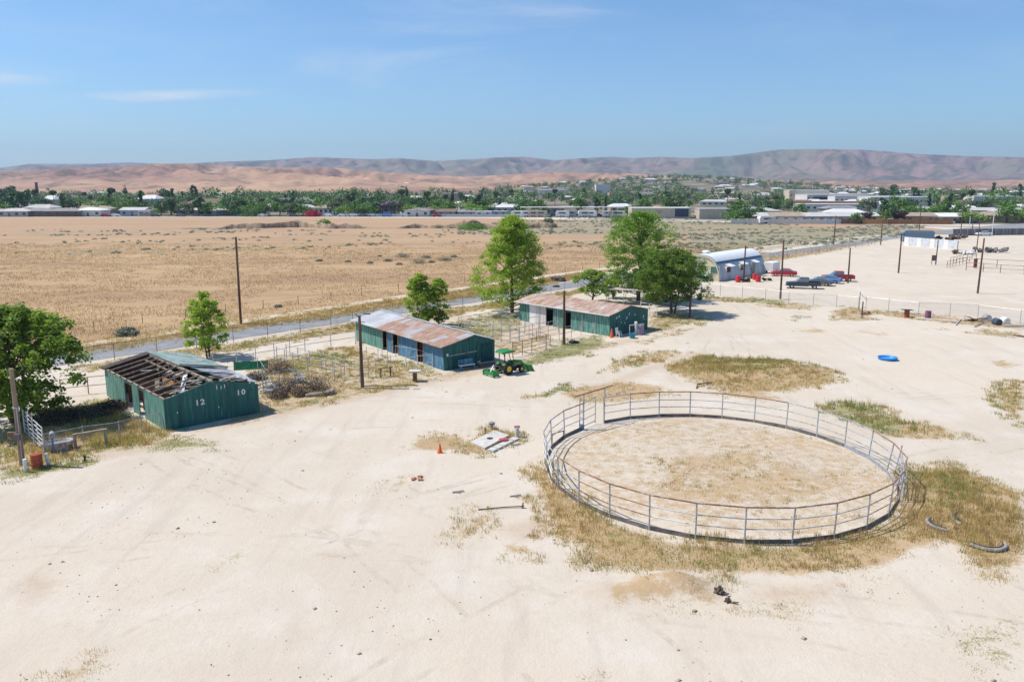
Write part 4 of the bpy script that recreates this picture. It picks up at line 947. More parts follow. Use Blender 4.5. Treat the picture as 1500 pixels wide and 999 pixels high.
# ------------------------------------------------------------------ shade canopy behind the third stable
p = [G(889, 446), G(925, 449), G(940, 452)]
c = thing('shade_canopy', 'thin flat roofed shade canopy on pipe legs behind the third stable', 'canopy', (*G(915, 445), 0), -.25)
b = MB(); b.box((0, 0, 2.0), (4.9, 2.6, .07), ry=.02); b.build('roof', simple('canopy_sheet', (.48, .43, .38)), c)
for sx in (-2.3, 0, 2.3):
    for sy in (-1.2, 1.2): b = MB(); b.tube((sx, sy, -.1), (sx, sy, 1.97), .04); b.build('leg', PIPE, c)
# ------------------------------------------------------------------ poles
def pole(label, px, py, h, r=.13, name='wooden_pole', m=None, cross=0, group=None, lean=None, extras=()):
    x, y = G(px, py); t = thing(name, label, 'pole', (x, y, 0), 0, group)
    lx, ly = lean or (random.uniform(-.08, .08), random.uniform(-.05, .05))
    b = MB(); b.tube((0, 0, -.2), (lx, ly, h), r, r*.72, 10); b.build('post', m or WOODPOLE, t, smooth=False)
    for k in range(cross):
        b = MB(); b.box((lx, ly-.1, h-.35-.6*k), (2.0, .09, .11)); ca = b.build('crossarm', WOODPOLE, t)
        for s in (-.85, -.4, .4, .85): b = MB(); b.lathe((lx+s, ly-.1, h-.29-.6*k), [(.04, 0), (.05, .06), (.02, .14)], 8); b.build('insulator', CONC, ca)
    return t
pole('tall thin brown pole standing alone at the dirt track left of centre', 353, 475, 10.0, .15)
p = pole('brown pole with a small lamp bracket in front of the rusty roofed stable', 531, 568, 5.8, .15)
b = MB(); b.beam((0, 0, 5.6), (-.35, .1, 5.9), .05, .05); b.beam((-.35, .1, 5.3), (.35, .1, 5.25), .05, .05); b.build('bracket', DARKM, p); b = MB(); b.box((.55, 0, 5.95), (.55, .18, .06), ry=.1); b.build('lamp', DARKM, p)
pole('brown pole in front of the faded roof stable door', 826, 505, 5.45, .15); pole('brown pole in front of the round dark green tree', 1010, 465, 5.6, .13)
pole('tallest brown pole by the chain link fence, below the red sedan', 1143, 438, 8.2, .15); p = pole('brown pole among the red barrels before the curved metal building', 1089, 412.5, 5.9, .15)
b = MB(); b.box((.2, 0, 5.5), (.55, .15, .15)); b.build('lamp', DARKM, p)
pole('brown pole at the tailgate of the red pickup', 1242, 415, 5.7, .14); p = pole('brown pole with a small cap board in the empty pale lot', 1316, 400, 6.9, .15, lean=(.0, 0)); b = MB(); b.box((0, 0, 6.9), (1.1, .3, .2)); b.build('cap', WOODPOLE, p)
pole('reddish brown pole in the right of the lot, nearest of the lot poles', 1432, 430, 8.1, .15, lean=(.1, 0))
p = pole('thin brown pole holding a square board near the white sheet wall', 1370.5, 388, 4.9, .12); b = MB(); b.box((-.5, -.12, 1.35), (.9, .06, 1.1)); b.build('board', simple('brown_board', (.17, .1, .1)), p); b = MB(); b.tube((-.9, -.1, -.1), (-.9, -.1, 1), .05); b.build('leg', WOODPOLE, p)
G2 = 'utility poles along the road on the right'
for px, py, h, l, cr in [(1290, 359, 8.6, 'utility pole with crossarm on the road left of the white sheet wall', 1), (1221, 359, 7.6, 'utility pole beyond the road above the blue and grey cars', 0), (1346, 342, 8.2, 'utility pole behind the white sheet wall', 1),
                     (1407, 343, 10.5, 'tall dark utility pole at the bend of the street', 1), (1424, 338, 5.0, 'short dark post by the street bend', 0), (1419, 343, 5.5, 'short pale post beside a dark one at the street bend', 0), (1453, 345, 8.6, 'pale street light pole beside the far slat fence', 0)]:
    pole(l, px, py, h, .14, 'utility_pole', PIPEW if 'pale' in l else None, cr, G2)
pole('orange brown thin pole by the scrap heaps, right of the square board', 1430.5, 366, 7.4, .12)
# left foreground pole with fittings
p = pole('weathered grey brown pole with a meter box beside the rusty barrel', 33, 681, 5.7, .16, m=simple('pale_pole_wood', (.27, .19, .14), .85, var=.3, sc=3, stretch=(1, 1, .2)), lean=(.0, 0))
b = MB(); b.box((.02, -.22, 1.75), (.32, .18, .36)); b.build('meter_box', simple('meter_grey', (.14, .12, .13)), p); b = MB(); b.box((-.4, .05, 1.75), (.5, .2, .42)); b.build('junction_box', WOODBROWN, p)
b = MB(); b.lathe((0, 0, 3.4), [(.17, 0), (.19, .03), (.17, .08)], 12); b.build('collar', PIPE, p); b = MB(); b.tube((.1, -.14, .1), (.1, -.12, 3.4), .025); b.build('conduit', PIPE, p)
# ------------------------------------------------------------------ fences
def fence(name, label, pts, h, nr, post_r=.035, rail_r=.028, spacing=2.4, m=PIPE, mesh=False, cat='fence', rails=None, group=None, posts=None, mm=None):
    P = [Vector((p[0], p[1], 0)) for p in pts]; o0 = P[0]
    t = thing(name, label, cat, (o0.x, o0.y, 0), 0, group); P = [p-o0 for p in P]
    if posts is None:
        posts = []
        for a, b in zip(P[:-1], P[1:]):
            k = max(1, round((b-a).length/spacing)); posts += [a.lerp(b, i/k) for i in range(k)]
        posts.append(P[-1])
    else: posts = [Vector((p[0], p[1], 0))-o0 for p in posts]
    pm = MB().tube((0, 0, -.15), (0, 0, h+.03), post_r, n=6).mesh('post', m)
    for i, q_ in enumerate(posts): link('post', pm, t, tuple(q_), 0, (1, 1, random.uniform(.97, 1.03)))
    zs = rails or ([h*(i+1)/nr for i in range(nr)] if nr else [])
    for z in zs:
        b = MB()
        for a, c in zip(posts[:-1], posts[1:]):
            z0 = z-(.03 if not mesh else 0); b.tube(a+Vector((0, 0, z0+random.uniform(-.015, .015))), c+Vector((0, 0, z0+random.uniform(-.015, .015))), rail_r, n=5)
        b.build('rail' if not mesh else 'top_wire', m, t)
    if mesh:
        b = MB()
        for a, c in zip(P[:-1], P[1:]): b.add([a+Vector((0, 0, .05)), c+Vector((0, 0, .05)), c+Vector((0, 0, h-.05)), a+Vector((0, 0, h-.05))], [(0, 1, 2, 3)])
        b.build('wire_mesh', mm or CHAIN, t)
    return t
g = lambda *l: [G(*p) for p in l]
fence('chain_link_fence', 'long chain link fence with thin dark posts along the near side of the road', g((100, 537), (168, 527), (342, 501), (485, 482), (576, 465), (678, 453), (807, 431), (900, 415), (1000, 398)), 1.55, 1, .03, .018, 3.6, PIPERUST, True, rails=[1.53])
fence('chain_link_fence', 'chain link fence continuing along the road behind the curved building', g((1127, 382), (1200, 371), (1290, 358)), 1.5, 1, .03, .018, 4.2, PIPERUST, True, rails=[1.5])
fence('wire_fence', 'low wire fence on thin stakes beyond the dirt track', g((0, 505), (138, 485), (209, 474), (331, 459), (437, 446), (530, 434), (681, 417), (828, 400), (878, 393), (960, 383)), 1.15, 0, .035, .008, 6.5, WOODPOLE, rails=[1.05, .6])
fence('chain_link_fence', 'chain link fence crossing the lot in front of the parked cars', g((1018, 430), (1055, 433.5), (1087, 437), (1121, 441), (1155, 445), (1191, 448), (1225, 450), (1257, 454)), 1.6, 1, .035, .02, 3.3, PIPE, True, rails=[1.58])
fence('chain_link_fence', 'chain link fence on the right behind the barrels and scrap', g((1268, 453), (1301, 457), (1345, 462), (1391, 463.5), (1432, 466), (1494, 474), (1560, 482)), 1.6, 1, .035, .02, 3.4, PIPE, True, rails=[1.58])
tp_ = thing('gate_post', 'tall pale pipe gate post with a brace where the lot fence turns', 'post', (*G(1258, 456), 0)); MB().tube((0, 0, -.1), (0, 0, 2.5), .06).build('post', PIPE, tp_); MB().tube((.1, 0, 2.2), (1.0, .2, 1.4), .03).build('brace', PIPE, tp_)
tp_ = thing('wooden_stake', 'brown wooden post in a dry weed patch in front of the lot fence', 'post', (*G(1262, 466), 0)); MB().tube((0, 0, -.1), (.03, 0, 2.0), .08, .07).build('post', WOODPOLE, tp_); MB().box((.0, -.1, .2), (.3, .1, .3)).build('valve_box', CONC, tp_)
# corrals
fence('pipe_fence', 'pipe fence behind the feathery tree, left of the roofless stable', g((90, 581), (130, 577), (157, 574)), 1.35, 2, m=PIPERUST, spacing=2.2)
fence('pipe_fence', 'pipe fence at the back of the yard between the first two stables', g((313, 539), (347, 534), (402, 525), (447, 516), (521, 505)), 1.45, 2, m=PIPE, spacing=2.3, rails=[1.42, .8])
fence('pipe_fence', 'galvanised cross fence running from the back fence to a brown brush heap', g((406, 531), (430, 540), (451, 545), (478, 550), (500, 556)), 1.45, 2, m=PIPE, spacing=2.0, rails=[1.42, .75])
fence('pipe_fence', 'galvanised cross fence parallel to another, the right one of the pair', g((420, 527), (437, 532), (471, 541), (505, 550), (540, 553)), 1.45, 2, m=PIPE, spacing=2.2, rails=[1.42, .75])
fence('pipe_fence', 'thin pipe fence across the dirt pen in front of the rusty roofed stable', g((491, 562), (527, 559), (551, 553), (573, 546), (595, 543)), 1.5, 1, .028, .012, 2.1, PIPE, rails=[1.45])
fence('pipe_gate', 'pipe gate panel in front of the blue stable doors', g((595, 544), (612, 541), (634, 538)), 1.25, 2, m=PIPEW, spacing=1.9, cat='gate', rails=[1.22, .5])
fence('pipe_fence', 'short pipe fence at the green left end of the rusty roofed stable', g((537, 524), (554, 528), (568, 532)), 1.1, 2, m=PIPEW, spacing=1.6, rails=[1.08, .35])
fence('pipe_gate', 'pipe frame gate standing among the tumbleweed heaps', g((386, 577), (410, 572), (433, 567)), 1.6, 1, .04, .03, 4.0, PIPE, rails=[1.58], cat='gate')
fence('pipe_fence', 'thin pipe fence between the brush heaps and the back fence', g((372, 540), (385, 556), (390, 565)), 1.4, 1, .03, .02, 2.2, PIPE, rails=[1.4])
fence('pipe_fence', 'pipe fence running from the middle pen to the stable door, beside tall grass', g((560, 528), (580, 524), (600, 527), (620, 532)), 1.2, 1, .025, .015, 2.2, PIPE, rails=[1.15])
# second corral
fence('pipe_corral', 'left galvanised corral line between the second and third stables', g((676, 487), (700, 491), (722, 496), (747, 503)), 1.5, 2, m=PIPE, spacing=1.9, rails=[1.46, .8])
fence('pipe_corral', 'right galvanised corral line between the second and third stables', g((690, 482), (712, 486), (735, 492), (760, 499)), 1.5, 2, m=PIPE, spacing=1.9, rails=[1.46, .8])
fence('pipe_corral', 'back pipe rail of the corral under the tall bright green tree', g((672, 484), (702, 478), (730, 473), (760, 468)), 1.45, 2, m=PIPE, spacing=2.0, rails=[1.42, .8])
fence('pipe_corral', 'middle pipe divider of the corral in front of the white stable door', g((735, 480), (757, 486), (780, 493), (803, 499)), 1.45, 2, m=PIPE, spacing=1.8, rails=[1.42, .75])
fence('pipe_corral', 'short pipe run in front of the pale door panel of the faded roof stable', g((770, 484), (790, 481)), 1.4, 2, m=PIPE, spacing=1.6, rails=[1.38, .7])
fence('pipe_corral', 'pipe run from the corral centre towards the dark stable doorway', g((747, 503), (775, 496), (803, 490), (818, 487)), 1.4, 3, m=PIPE, spacing=1.7)
fence('pipe_corral', 'low pipe panel right of the corral centre', g((786, 500), (800, 505), (806, 507)), 1.1, 3, m=PIPERUST, spacing=1.6)
fence('pipe_gate', 'pipe gate behind the brown pole at the faded roof stable', g((819, 499), (837, 495), (851, 491)), 1.35, 2, m=PIPE, spacing=1.7, cat='gate', rails=[1.32, .7])
fence('brown_pipe_fence', 'rust brown four rail panels right of the tractor', g((751, 524), (779, 517), (800, 512)), 1.45, 4, .04, .024, 1.9, PIPERUST)
fence('pipe_fence', 'thin pipe fence just behind the second stable, under the slim young tree', g((650, 484), (672, 486), (690, 494)), 1.2, 2, m=PIPE, spacing=2)
fence('white_pipe_fence', 'white pipe panels under the trees right of the faded roof stable', g((938, 461), (951, 463), (962, 466)), 1.55, 3, .05, .03, 1.9, PIPEW)
tg = thing('light_pole', 'thin metal light post in the corral left of the white stable door', 'pole', (*G(742, 470), 0)); MB().tube((0, 0, -.1), (0, 0, 2.9), .04).build('post', PIPE, tg); MB().box((0, 0, 2.95), (.5, .15, .08)).build('lamp', PIPE, tg)
# left foreground
fence('pipe_fence', 'wire mesh yard fence with top pipe between the white gate and the roofless stable', g((66, 662), (123, 651), (176, 643), (208, 633), (236, 629)), 1.15, 1, .035, .028, 2.0, PIPE, True, rails=[1.13])
ga = G(65, 664); gb = G(37, 636); fence('white_pipe_gate', 'white six bar pipe gate beside the oval trough', [ga, ((ga[0]+gb[0])/2, (ga[1]+gb[1])/2), gb], 1.65, 6, .04, .024, 1.6, PIPEW, cat='gate')
hb = thing('hitching_rail', 'thick weathered hitching rail on two stout posts in front of the yard fence', 'hitching rail', (*G(133, 656), 0)); a = Vector((*G(111, 660), 0))-hb.location; c_ = Vector((*G(156, 652), 0))-hb.location
for k in (a, c_): MB().tube(k+Vector((0, 0, -.1)), k+Vector((0, 0, .95)), .11, .1, 10).build('post', WOODGREY, hb)
MB().beam(a*1.1+Vector((0, 0, 1.0)), c_*1.12+Vector((0, 0, 1.0)), .2, .12).build('rail', WOODGREY, hb)
hb = thing('hitching_rail', 'thin brown hitching rail by the dirt pen, left of the mushroom shaped stand', 'hitching rail', (*G(566, 553), 0)); a = Vector((*G(558, 554), 0))-hb.location; c_ = Vector((*G(572, 552), 0))-hb.location
for k in (a, c_): MB().tube(k+Vector((0, 0, -.1)), k+Vector((0, 0, .8)), .06, .06, 8).build('post', WOODBROWN, hb)
MB().beam(a*1.5+Vector((0, 0, .83)), c_*1.5+Vector((0, 0, .83)), .1, .07).build('rail', WOODBROWN, hb)
x, y = G(608, 558.5); st = thing('round_stand', 'pale topped stand on one thick leg in front of the blue stable wall', 'table', (x, y, 0)); MB().box((0, 0, .36), (.32, .3, .9)).build('leg', WOODBROWN, st); MB().box((0, 0, .86), (.95, .7, .12)).build('top', CONC, st, bevel=.02)
# trough
x, y = G(85, 659); tr2 = thing('water_trough', 'oval pale metal water trough beside the white pipe gate', 'trough', (x, y, 0), .55)
def oval(r, h, n=28): return [(r*1.9*math.cos(6.2832*i/n)*1.0, r*math.sin(6.2832*i/n), h) for i in range(n)]
def ovalshell(prof, name, m, t):
    b = MB(); n = 28; vs = []
    for r, h in prof: vs += oval(r, h)
    b.add(vs, [(k*n+i, k*n+(i+1) % n, (k+1)*n+(i+1) % n, (k+1)*n+i) for k in range(len(prof)-1) for i in range(n)]); return b.build(name, m, t)
ovalshell([(.01, .02), (.42, .02), (.48, .5), (.52, .53), (.52, .57), (.47, .57), (.44, .52), (.4, .42), (.01, .42)], 'basin', simple('trough_metal', (.5, .5, .5), .5, .3, .2, 3, c2=(.35, .17, .12), c2amt=.4), tr2)
ovalshell([(.01, .44), (.41, .44)], 'water', simple('trough_water', (.28, .32, .34), .05, 0, .05, 2, spec=.8), tr2)
x, y = G(79, 664); mb_ = thing('mailbox', 'blue grey round topped mailbox on a post in front of the water trough', 'mailbox', (x, y, 0), .5)
MB().box((0, 0, .5), (.1, .1, 1.1), rx=.05).build('post', simple('blue_grey_paint', (.16, .2, .28)), mb_)
MB().prism([(-.14, 1.05), (.14, 1.05), (.14, 1.2), (.1, 1.3), (0, 1.35), (-.1, 1.3), (-.14, 1.2)], -.28, .28).build('box', simple('grey_mailbox', (.45, .47, .52), .4, .4), mb_); MB().box((0, -.29, 1.2), (.22, .02, .22)).build('door', simple('grey_mailbox_door', (.25, .27, .3)), mb_)
x, y = G(55, 686); drum('rusty_drum', 'rusty red oil drum beside the weathered pole', x, y, RUSTRED, .3, .85)
for px, py, h, ln, l in ((38, 691, .72, 0, 'white plastic pipe bollard at the foot of the weathered pole'), (71.5, 681, .66, -.1, 'white plastic pipe bollard right of the rusty drum, leaning')):
    x, y = G(px, py); pb = thing('pipe_bollard', l, 'bollard', (x, y, 0), 0, 'white pipe bollards by the weathered pole'); MB().tube((0, 0, -.1), (ln, 0, h), .1, .1, 14).build('pipe', WHITE, pb); MB().tube((ln, 0, h), (ln*1.05, 0, h+.03), .11, .1, 14).build('cap', WHITE, pb)
x, y = G(124.5, 676); pb = thing('standpipe', 'short dark standpipe with a lever at the verge below the hitching rail', 'standpipe', (x, y, 0)); MB().tube((0, 0, -.1), (0, 0, .38), .06).build('pipe', DARKM, pb); MB().beam((0, 0, .3), (.35, -.05, .28), .04, .04).build('lever', DARKM, pb)
# green shade cloth, scrap, logs
x, y = G(368, 541); sc_ = thing('shade_cloth_panel', 'low dark green shade cloth panel right of the roofless stable', 'panel', (x, y, 0), .22); MB().box((0, 0, .35), (2.9, .05, .75), rx=-.35).build('cloth', simple('green_cloth', (.02, .15, .07), .8, var=.35), sc_)
for s in (-1.4, 1.4): MB().tube((s, .1, -.1), (s, .05, .8), .03).build('stake', DARKM, sc_)
x, y = G(470, 580); lg = thing('fallen_log', 'pale curved fallen log lying right of the tumbleweed heaps', 'log', (x, y, 0)); b = MB()
pts_ = [(-1.1, -.35, .1), (-.4, -.15, .14), (.3, .1, .17), (.8, .5, .2), (.7, .95, .22)]
for i in range(4): b.tube(pts_[i], pts_[i+1], .15+.01*i, .16+.01*i, 9)
b.build('trunk', WOODGREY, lg); MB().tube(pts_[2], (.2, -.5, .5), .07, .03, 6).build('branch', WOODGREY, lg)
for px, py, l in ((397, 574, 'loose heap of white and grey pipe scrap before the tumbleweed gate'), (437, 560, 'grey cloth and board scrap between the tumbleweed heaps')):
    x, y = G(px, py); b = MB((x, y, 0)); q_ = random.Random(int(px))
    for k in range(12):
        a = q_.uniform(0, 3); z = q_.uniform(.1, .9); c = Vector((x+q_.uniform(-.6, .6), y+q_.uniform(-.5, .5), z)); d = Vector((math.cos(a), math.sin(a), q_.uniform(-.3, .3)))*q_.uniform(.3, .7); b.tube(c-d, c+d, .05, n=6)
    b.lathe((x, y, .05), [(.2, 0), (.45, 0), (.48, .1), (.45, .2), (.2, .2)], 16)
    o = b.build('scrap_heap', PIPE); o.location = (x, y, 0); tag(o, l, 'scrap heap')
x, y = G(590, 566); b = MB((x, y, 0)); b.path([(x-3.2, y+.05, .03), (x-1, y, .04), (x+.6, y+.35, .04), (x+1.2, y+.1, .05)], .035); o = b.build('pole_shadow_strip', DARKM); o.location = (x, y, 0); tag(o, 'dark hose lying on the verge from the brown pole to the right', 'hose')  # dark tube standing in for the shadow the brown pole casts
# things by the third stable
def cone(px, py, h, l):
    x, y = G(px, py); t = thing('traffic_cone', l, 'traffic cone', (x, y, 0), .3)
    MB().box((0, 0, .02), (h*.55, h*.55, .04)).build('base', ORANGE, t); MB().lathe((0, 0, .04), [(h*.2, 0), (h*.05, h-.04)], 16).build('cone', ORANGE, t); return t
cone(896, 494.5, .95, 'orange traffic cone at the near corner of the faded roof stable'); cone(644.5, 663, .62, 'orange traffic cone standing alone left of the concrete slab')
x, y = G(906.5, 494); ch = thing('plastic_chair', 'white plastic chair at the foot of the third stable gable', 'chair', (x, y, 0), .9)
MB().box((0, 0, .42), (.5, .48, .04)).build('seat', WHITE, ch, bevel=.01); MB().box((0, .26, .72), (.5, .04, .6), rx=-.15).build('backrest', WHITE, ch, bevel=.01)
for sx in (-.22, .22):
    MB().box((sx, 0, .62), (.05, .45, .04)).build('armrest', WHITE, ch)
    for sy in (-.2, .2): MB().box((sx, sy, .2), (.05, .05, .42)).build('leg', WHITE, ch)
x, y = G(926, 495.5); bb_ = thing('blue_bucket', 'small blue bucket in front of the pipe frame with the tank', 'bucket', (x, y, 0)); MB().lathe((0, 0, 0), [(.26, 0), (.36, .5), (.38, .52), (.34, .52), (.25, .06)], 18, caps=False).build('body', simple('teal_plastic', (.03, .22, .32), .4), bb_); MB().path([(-.36, 0, .5), (-.2, -.15, .62), (.2, -.15, .62), (.36, 0, .5)], .012).build('handle', STEEL, bb_)
x, y = G(932, 491); wf = thing('tank_stand', 'white pipe frame around a grey tank at the right end of the stable gable', 'frame', (x, y, 0), .5)
for sx in (-.9, .2, .95): MB().tube((sx, 0, -.1), (sx, 0, 1.15), .045).build('leg', PIPEW, wf)
MB().tube((-.9, 0, 1.15), (.95, 0, 1.15), .045).build('top_rail', PIPEW, wf)
v = Matrix.Rotation(.5, 3, 'Z') @ Vector((.55, .05, 0)); wt = thing('grey_tank', 'grey purple water tank held in the pipe frame', 'tank', (x+v.x, y+v.y, 0)); MB().lathe((0, 0, .0), [(.35, 0), (.38, .3), (.38, .95), (.3, 1.08), (.1, 1.12)], 16).build('body', simple('grey_purple', (.24, .2, .27)), wt); MB().lathe((-.5, -.1, .0), [(.12, 0), (.12, 1.15), (.16, 1.16), (.16, 1.4), (.05, 1.45)], 12).build('filter_can', WHITE, wt)
x, y = G(840, 503); b = MB((x, y, 0)); b.blob((x, y, .12), .38, 2, .4, (1.3, .8, .5), 3); o = b.build('black_tarp', BLACKJ); o.location = (x, y, 0); tag(o, 'small black tarp crumpled on the green weeds right of the brown pole', 'tarp')
x, y = G(820, 412); b = MB((x, y, 0))
for k in range(9): b.blob((x+random.uniform(-1, 1), y+random.uniform(-.5, .5), .28), random.uniform(.3, .55), 2, .35, (1.2, 1, .8), k)
o = b.build('rock_pile', simple('dark_rock', (.085, .07, .07), .9, var=.4)); o.location = (x, y, 0); tag(o, 'dark rock pile between the road and the dirt track', 'rock pile')
x, y = G(815, 421); b = MB((x, y, 0)); b.blob((x, y, .12), .5, 2, .3, (1.2, .5, .35), 8); o = b.build('tyre_scrap', BLACKJ); o.location = (x, y, 0.04); tag(o, 'black tyre scrap lying on the road', 'scrap')
# ------------------------------------------------------------------ round pen
PC = Vector((11.5, 44.85, 0)); PR = 10.15; NP = 28
pen = thing('round_pen', 'large round pipe corral with rusty top rail on the pale dirt', 'round pen', tuple(PC))
ga0 = math.atan2(53.3-PC.y, 5.95-PC.x); ga1 = math.atan2(52.0-PC.y, 4.35-PC.x)   # gate gap
angs = [ga0-(2*math.pi-abs(ga1-ga0))*i/(NP-1) for i in range(NP)]
PH = 1.76
def ring(a, z, out_=0): return Vector(((PR*.945+out_)*math.cos(a), (PR*1.015+out_)*math.sin(a), z))
pm = MB().tube((0, 0, -.2), (0, 0, PH+.04), .04, n=8).mesh('post', PIPE)
leans = []
for i, a in enumerate(angs):
    p = ring(a, 0); right = math.exp(-((a-(-.25))/.35)**2); o = link('post', pm, pen, tuple(p)); k = .05+.2*right+random.uniform(-.03, .03); leans.append(k)
    o.rotation_euler = (-k*math.sin(a)*.8, k*math.cos(a)*.8, 0)
def tp(i, z): k = leans[i]*.8; return ring(angs[i], z*math.cos(k), math.sin(k)*z)
for nm, z, r, m in (('top_rail', PH, .038, PIPERUST), ('middle_rail', PH*.68, .026, PIPE), ('lower_rail', PH*.40, .026, PIPE)):
    for i in range(NP-1):
        mm_ = m
        if nm == 'top_rail' and (i in (6, 7, 8, 22, 23, 24, 25) or i < 1): mm_ = PIPE
        if nm != 'top_rail' and i in (12, 13, 19, 20): mm_ = PIPERUST
        MB().tube(tp(i, z), tp(i+1, z), r, n=7).build(nm, mm_, pen)
for i in range(NP-1):
    a = tp(i, .02); b_ = tp(i+1, .02); MB().beam(Vector((a.x, a.y, .10)), Vector((b_.x, b_.y, .10+random.uniform(-.02, .02))), .03, .22).build('curb_board', CURBP if i not in (8, 9, 10) else simple('grey_blue_board', (.30, .32, .36), .8, var=.2), pen)
# gate portal: tall left and right posts with a header bar, and the open gate leaf
pa, pb_ = ring(ga1, 0), ring(ga0, 0); dd_ = (pb_-pa).normalized()
for p, hh, r in ((pa, 2.45, .05), (pa-dd_*.35+Vector((0, .1, 0)), 2.4, .035), (pb_, 2.5, .05)): MB().tube(p+Vector((0, 0, -.2)), p+Vector((0, 0, hh)), r, n=8).build('gate_post', PIPE, pen)
MB().tube(pa-dd_*.9+Vector((0, 0, 2.36)), pb_+dd_*.8+Vector((0, 0, 2.52)), .045, n=8).build('header_bar', PIPERUST, pen)
for z in (.8, 1.3): MB().tube(pa+Vector((0, 0, z)), pa-dd_*.35+Vector((0, .1, z)), .02).build('brace', PIPE, pen)
lf = Vector((.9, 1.15, 0))
gl = MB(); gl.tube(pa+Vector((0, 0, 1.75)), pa+lf+Vector((0, 0, 1.9)), .03); gl.tube(pa+Vector((0, 0, 1.2)), pa+lf+Vector((0, 0, 1.3)), .025); gl.tube(pa+Vector((0, 0, .65)), pa+lf+Vector((0, 0, .75)), .025); gl.tube(pa+Vector((0, 0, .2)), pa+lf+Vector((0, 0, .25)), .03); gl.tube(pa+lf+Vector((0, 0, .1)), pa+lf+Vector((0, 0, 1.95)), .035); gl.build('gate_leaf', PIPE, pen)
MB().tube(pa+Vector((-.1, -.1, .0)), pa+Vector((-.1, -.1, .36)), .16, n=14).build('tank_stub', simple('blue_grey_can', (.16, .2, .3), .5), pen)
# loose panel leaning on the ring, left
a0, a1 = math.pi-.05, math.pi+.28
b = MB(); A0, A1 = ring(a0, 0, .12), ring(a1, 0, .12)
for z in (.15, .75, 1.3, 1.72): b.tube(A0+Vector((0, 0, z)), A1+Vector((0, 0, z-.9 if z > 1 else z-.1)), .024)
b.build('leaning_panel', PIPEW, pen)
b = MB(); A0, A1 = ring(-.18, 0, .1), ring(-.52, 0, .2)
for z in (.9, 1.35, 1.85): b.tube(A0+Vector((.3, 0, z)), A1+Vector((0, 0, z-.65)), .026)
b.tube(A0+Vector((.05, 0, .1)), A0+Vector((.35, 0, 1.9)), .03); b.tube(A1+Vector((0, 0, 0)), A1+Vector((.1, 0, 1.6)), .03); b.build('leaning_panel', PIPE, pen)
fr = ring(math.pi-.42, 0, .25)
b = MB(); b.path([fr+Vector((0, 0, 0)), fr+Vector((0, 0, .6)), fr+Vector((.75, .7, .6)), fr+Vector((.75, .7, 0))], .03); b.build('step_frame', DARKM, pen)
# ------------------------------------------------------------------ slab and small things on the lot
P = [G(690, 652), G(726, 658.5), G(757, 640), G(722, 633)]
P = [G(689, 650), G(710, 659), G(746, 640), G(724, 633)]
sl_ = thing('concrete_slab', 'white concrete slab ringed with dry weeds in the middle of the lot', 'slab', (*P[0], 0)); o0 = Vector((*P[0], 0)); Q = [(p[0]-P[0][0], p[1]-P[0][1]) for p in P]
b = MB(); b.prism(Q, -.05, .14, 'XY'); b.build('slab', simple('pale_concrete', (.56, .53, .48), .85, 0, .08, 2, c2=(.5, .46, .42), c2amt=.3), sl_)
cx_ = sum(q[0] for q in Q)/4; cy_ = sum(q[1] for q in Q)/4; MB().lathe((cx_, cy_, .142), [(.2, 0), (.2, .02), (.01, .03)], 14).build('drain_cover', DARKM, sl_)
a = Vector((*G(718, 662), 0)); c = Vector((*G(757, 643), 0)); cu = thing('concrete_curb', 'row of pale concrete curb pieces right of the white slab', 'curb', tuple(a))
n = 5
for i in range(n):
    p = (c-a)*(i/n); q_ = (c-a)*((i+.86)/n); MB().beam(p+Vector((0, 0, .06)), q_+Vector((0, 0, .06)), .45, .14).build('curb_piece', CONC, cu)
x, y = G(757.5, 640); vp = thing('valve_stub', 'pale concrete stub with pink valves at the far corner of the slab', 'valve', (x, y, 0)); MB().lathe((0, 0, 0), [(.14, 0), (.13, .62), (.1, .66)], 12).build('pipe', CONC, vp); MB().beam((-.18, 0, .68), (.18, 0, .70), .12, .12).build('valve', simple('dusty_pink', (.45, .2, .22)), vp); MB().lathe((.35, -.1, 0), [(.16, 0), (.18, .1), (.1, .12)], 10).build('valve_cover', simple('grey_stone', (.25, .25, .24)), vp)
x, y = G(720.5, 628); vp = thing('grey_vent', 'small grey capped vent stub behind the slab', 'vent', (x, y, 0)); MB().lathe((0, 0, 0), [(.1, 0), (.1, .3)], 10).build('pipe', CONC, vp); MB().lathe((0, 0, .28), [(.05, 0), (.2, .02), (.22, .14), (.1, .2)], 12).build('cap', simple('grey_cap', (.22, .22, .23)), vp)
x, y = G(738, 648); b = MB((x, y, 0)); b.blob((x, y, .15), .24, 2, .4, (1.4, .8, .6), 5); o = b.build('red_rag', simple('red_cloth', (.42, .09, .10))); o.location = (x, y, 0); tag(o, 'crumpled red rag at the right edge of the slab', 'rag')
x, y = G(711, 638); vp = thing('rusty_stake', 'short rusty stake at the back edge of the slab', 'stake', (x, y, 0)); MB().tube((0, 0, -.1), (0, 0, .45), .04).build('stake', PIPERUST, vp); MB().box((0, 0, .45), (.1, .1, .05)).build('cap', PIPERUST, vp)
x, y = G(1300, 527); po = thing('paddling_pool', 'round blue paddling pool on the pale dirt', 'paddling pool', (x, y, 0))
MB().lathe((0, 0, 0), [(.98, 0), (1.05, .28), (1.10, .31), (1.08, .34), (1.0, .32), (.94, .03), (.01, .03)], 36, caps=False).build('basin', BLUEP, po, smooth=True); MB().lathe((0, 0, .05), [(.01, 0), (.93, .0)], 36, caps=False).build('pool_floor', BLUEW, po); po.scale = (.8, .8, .8)
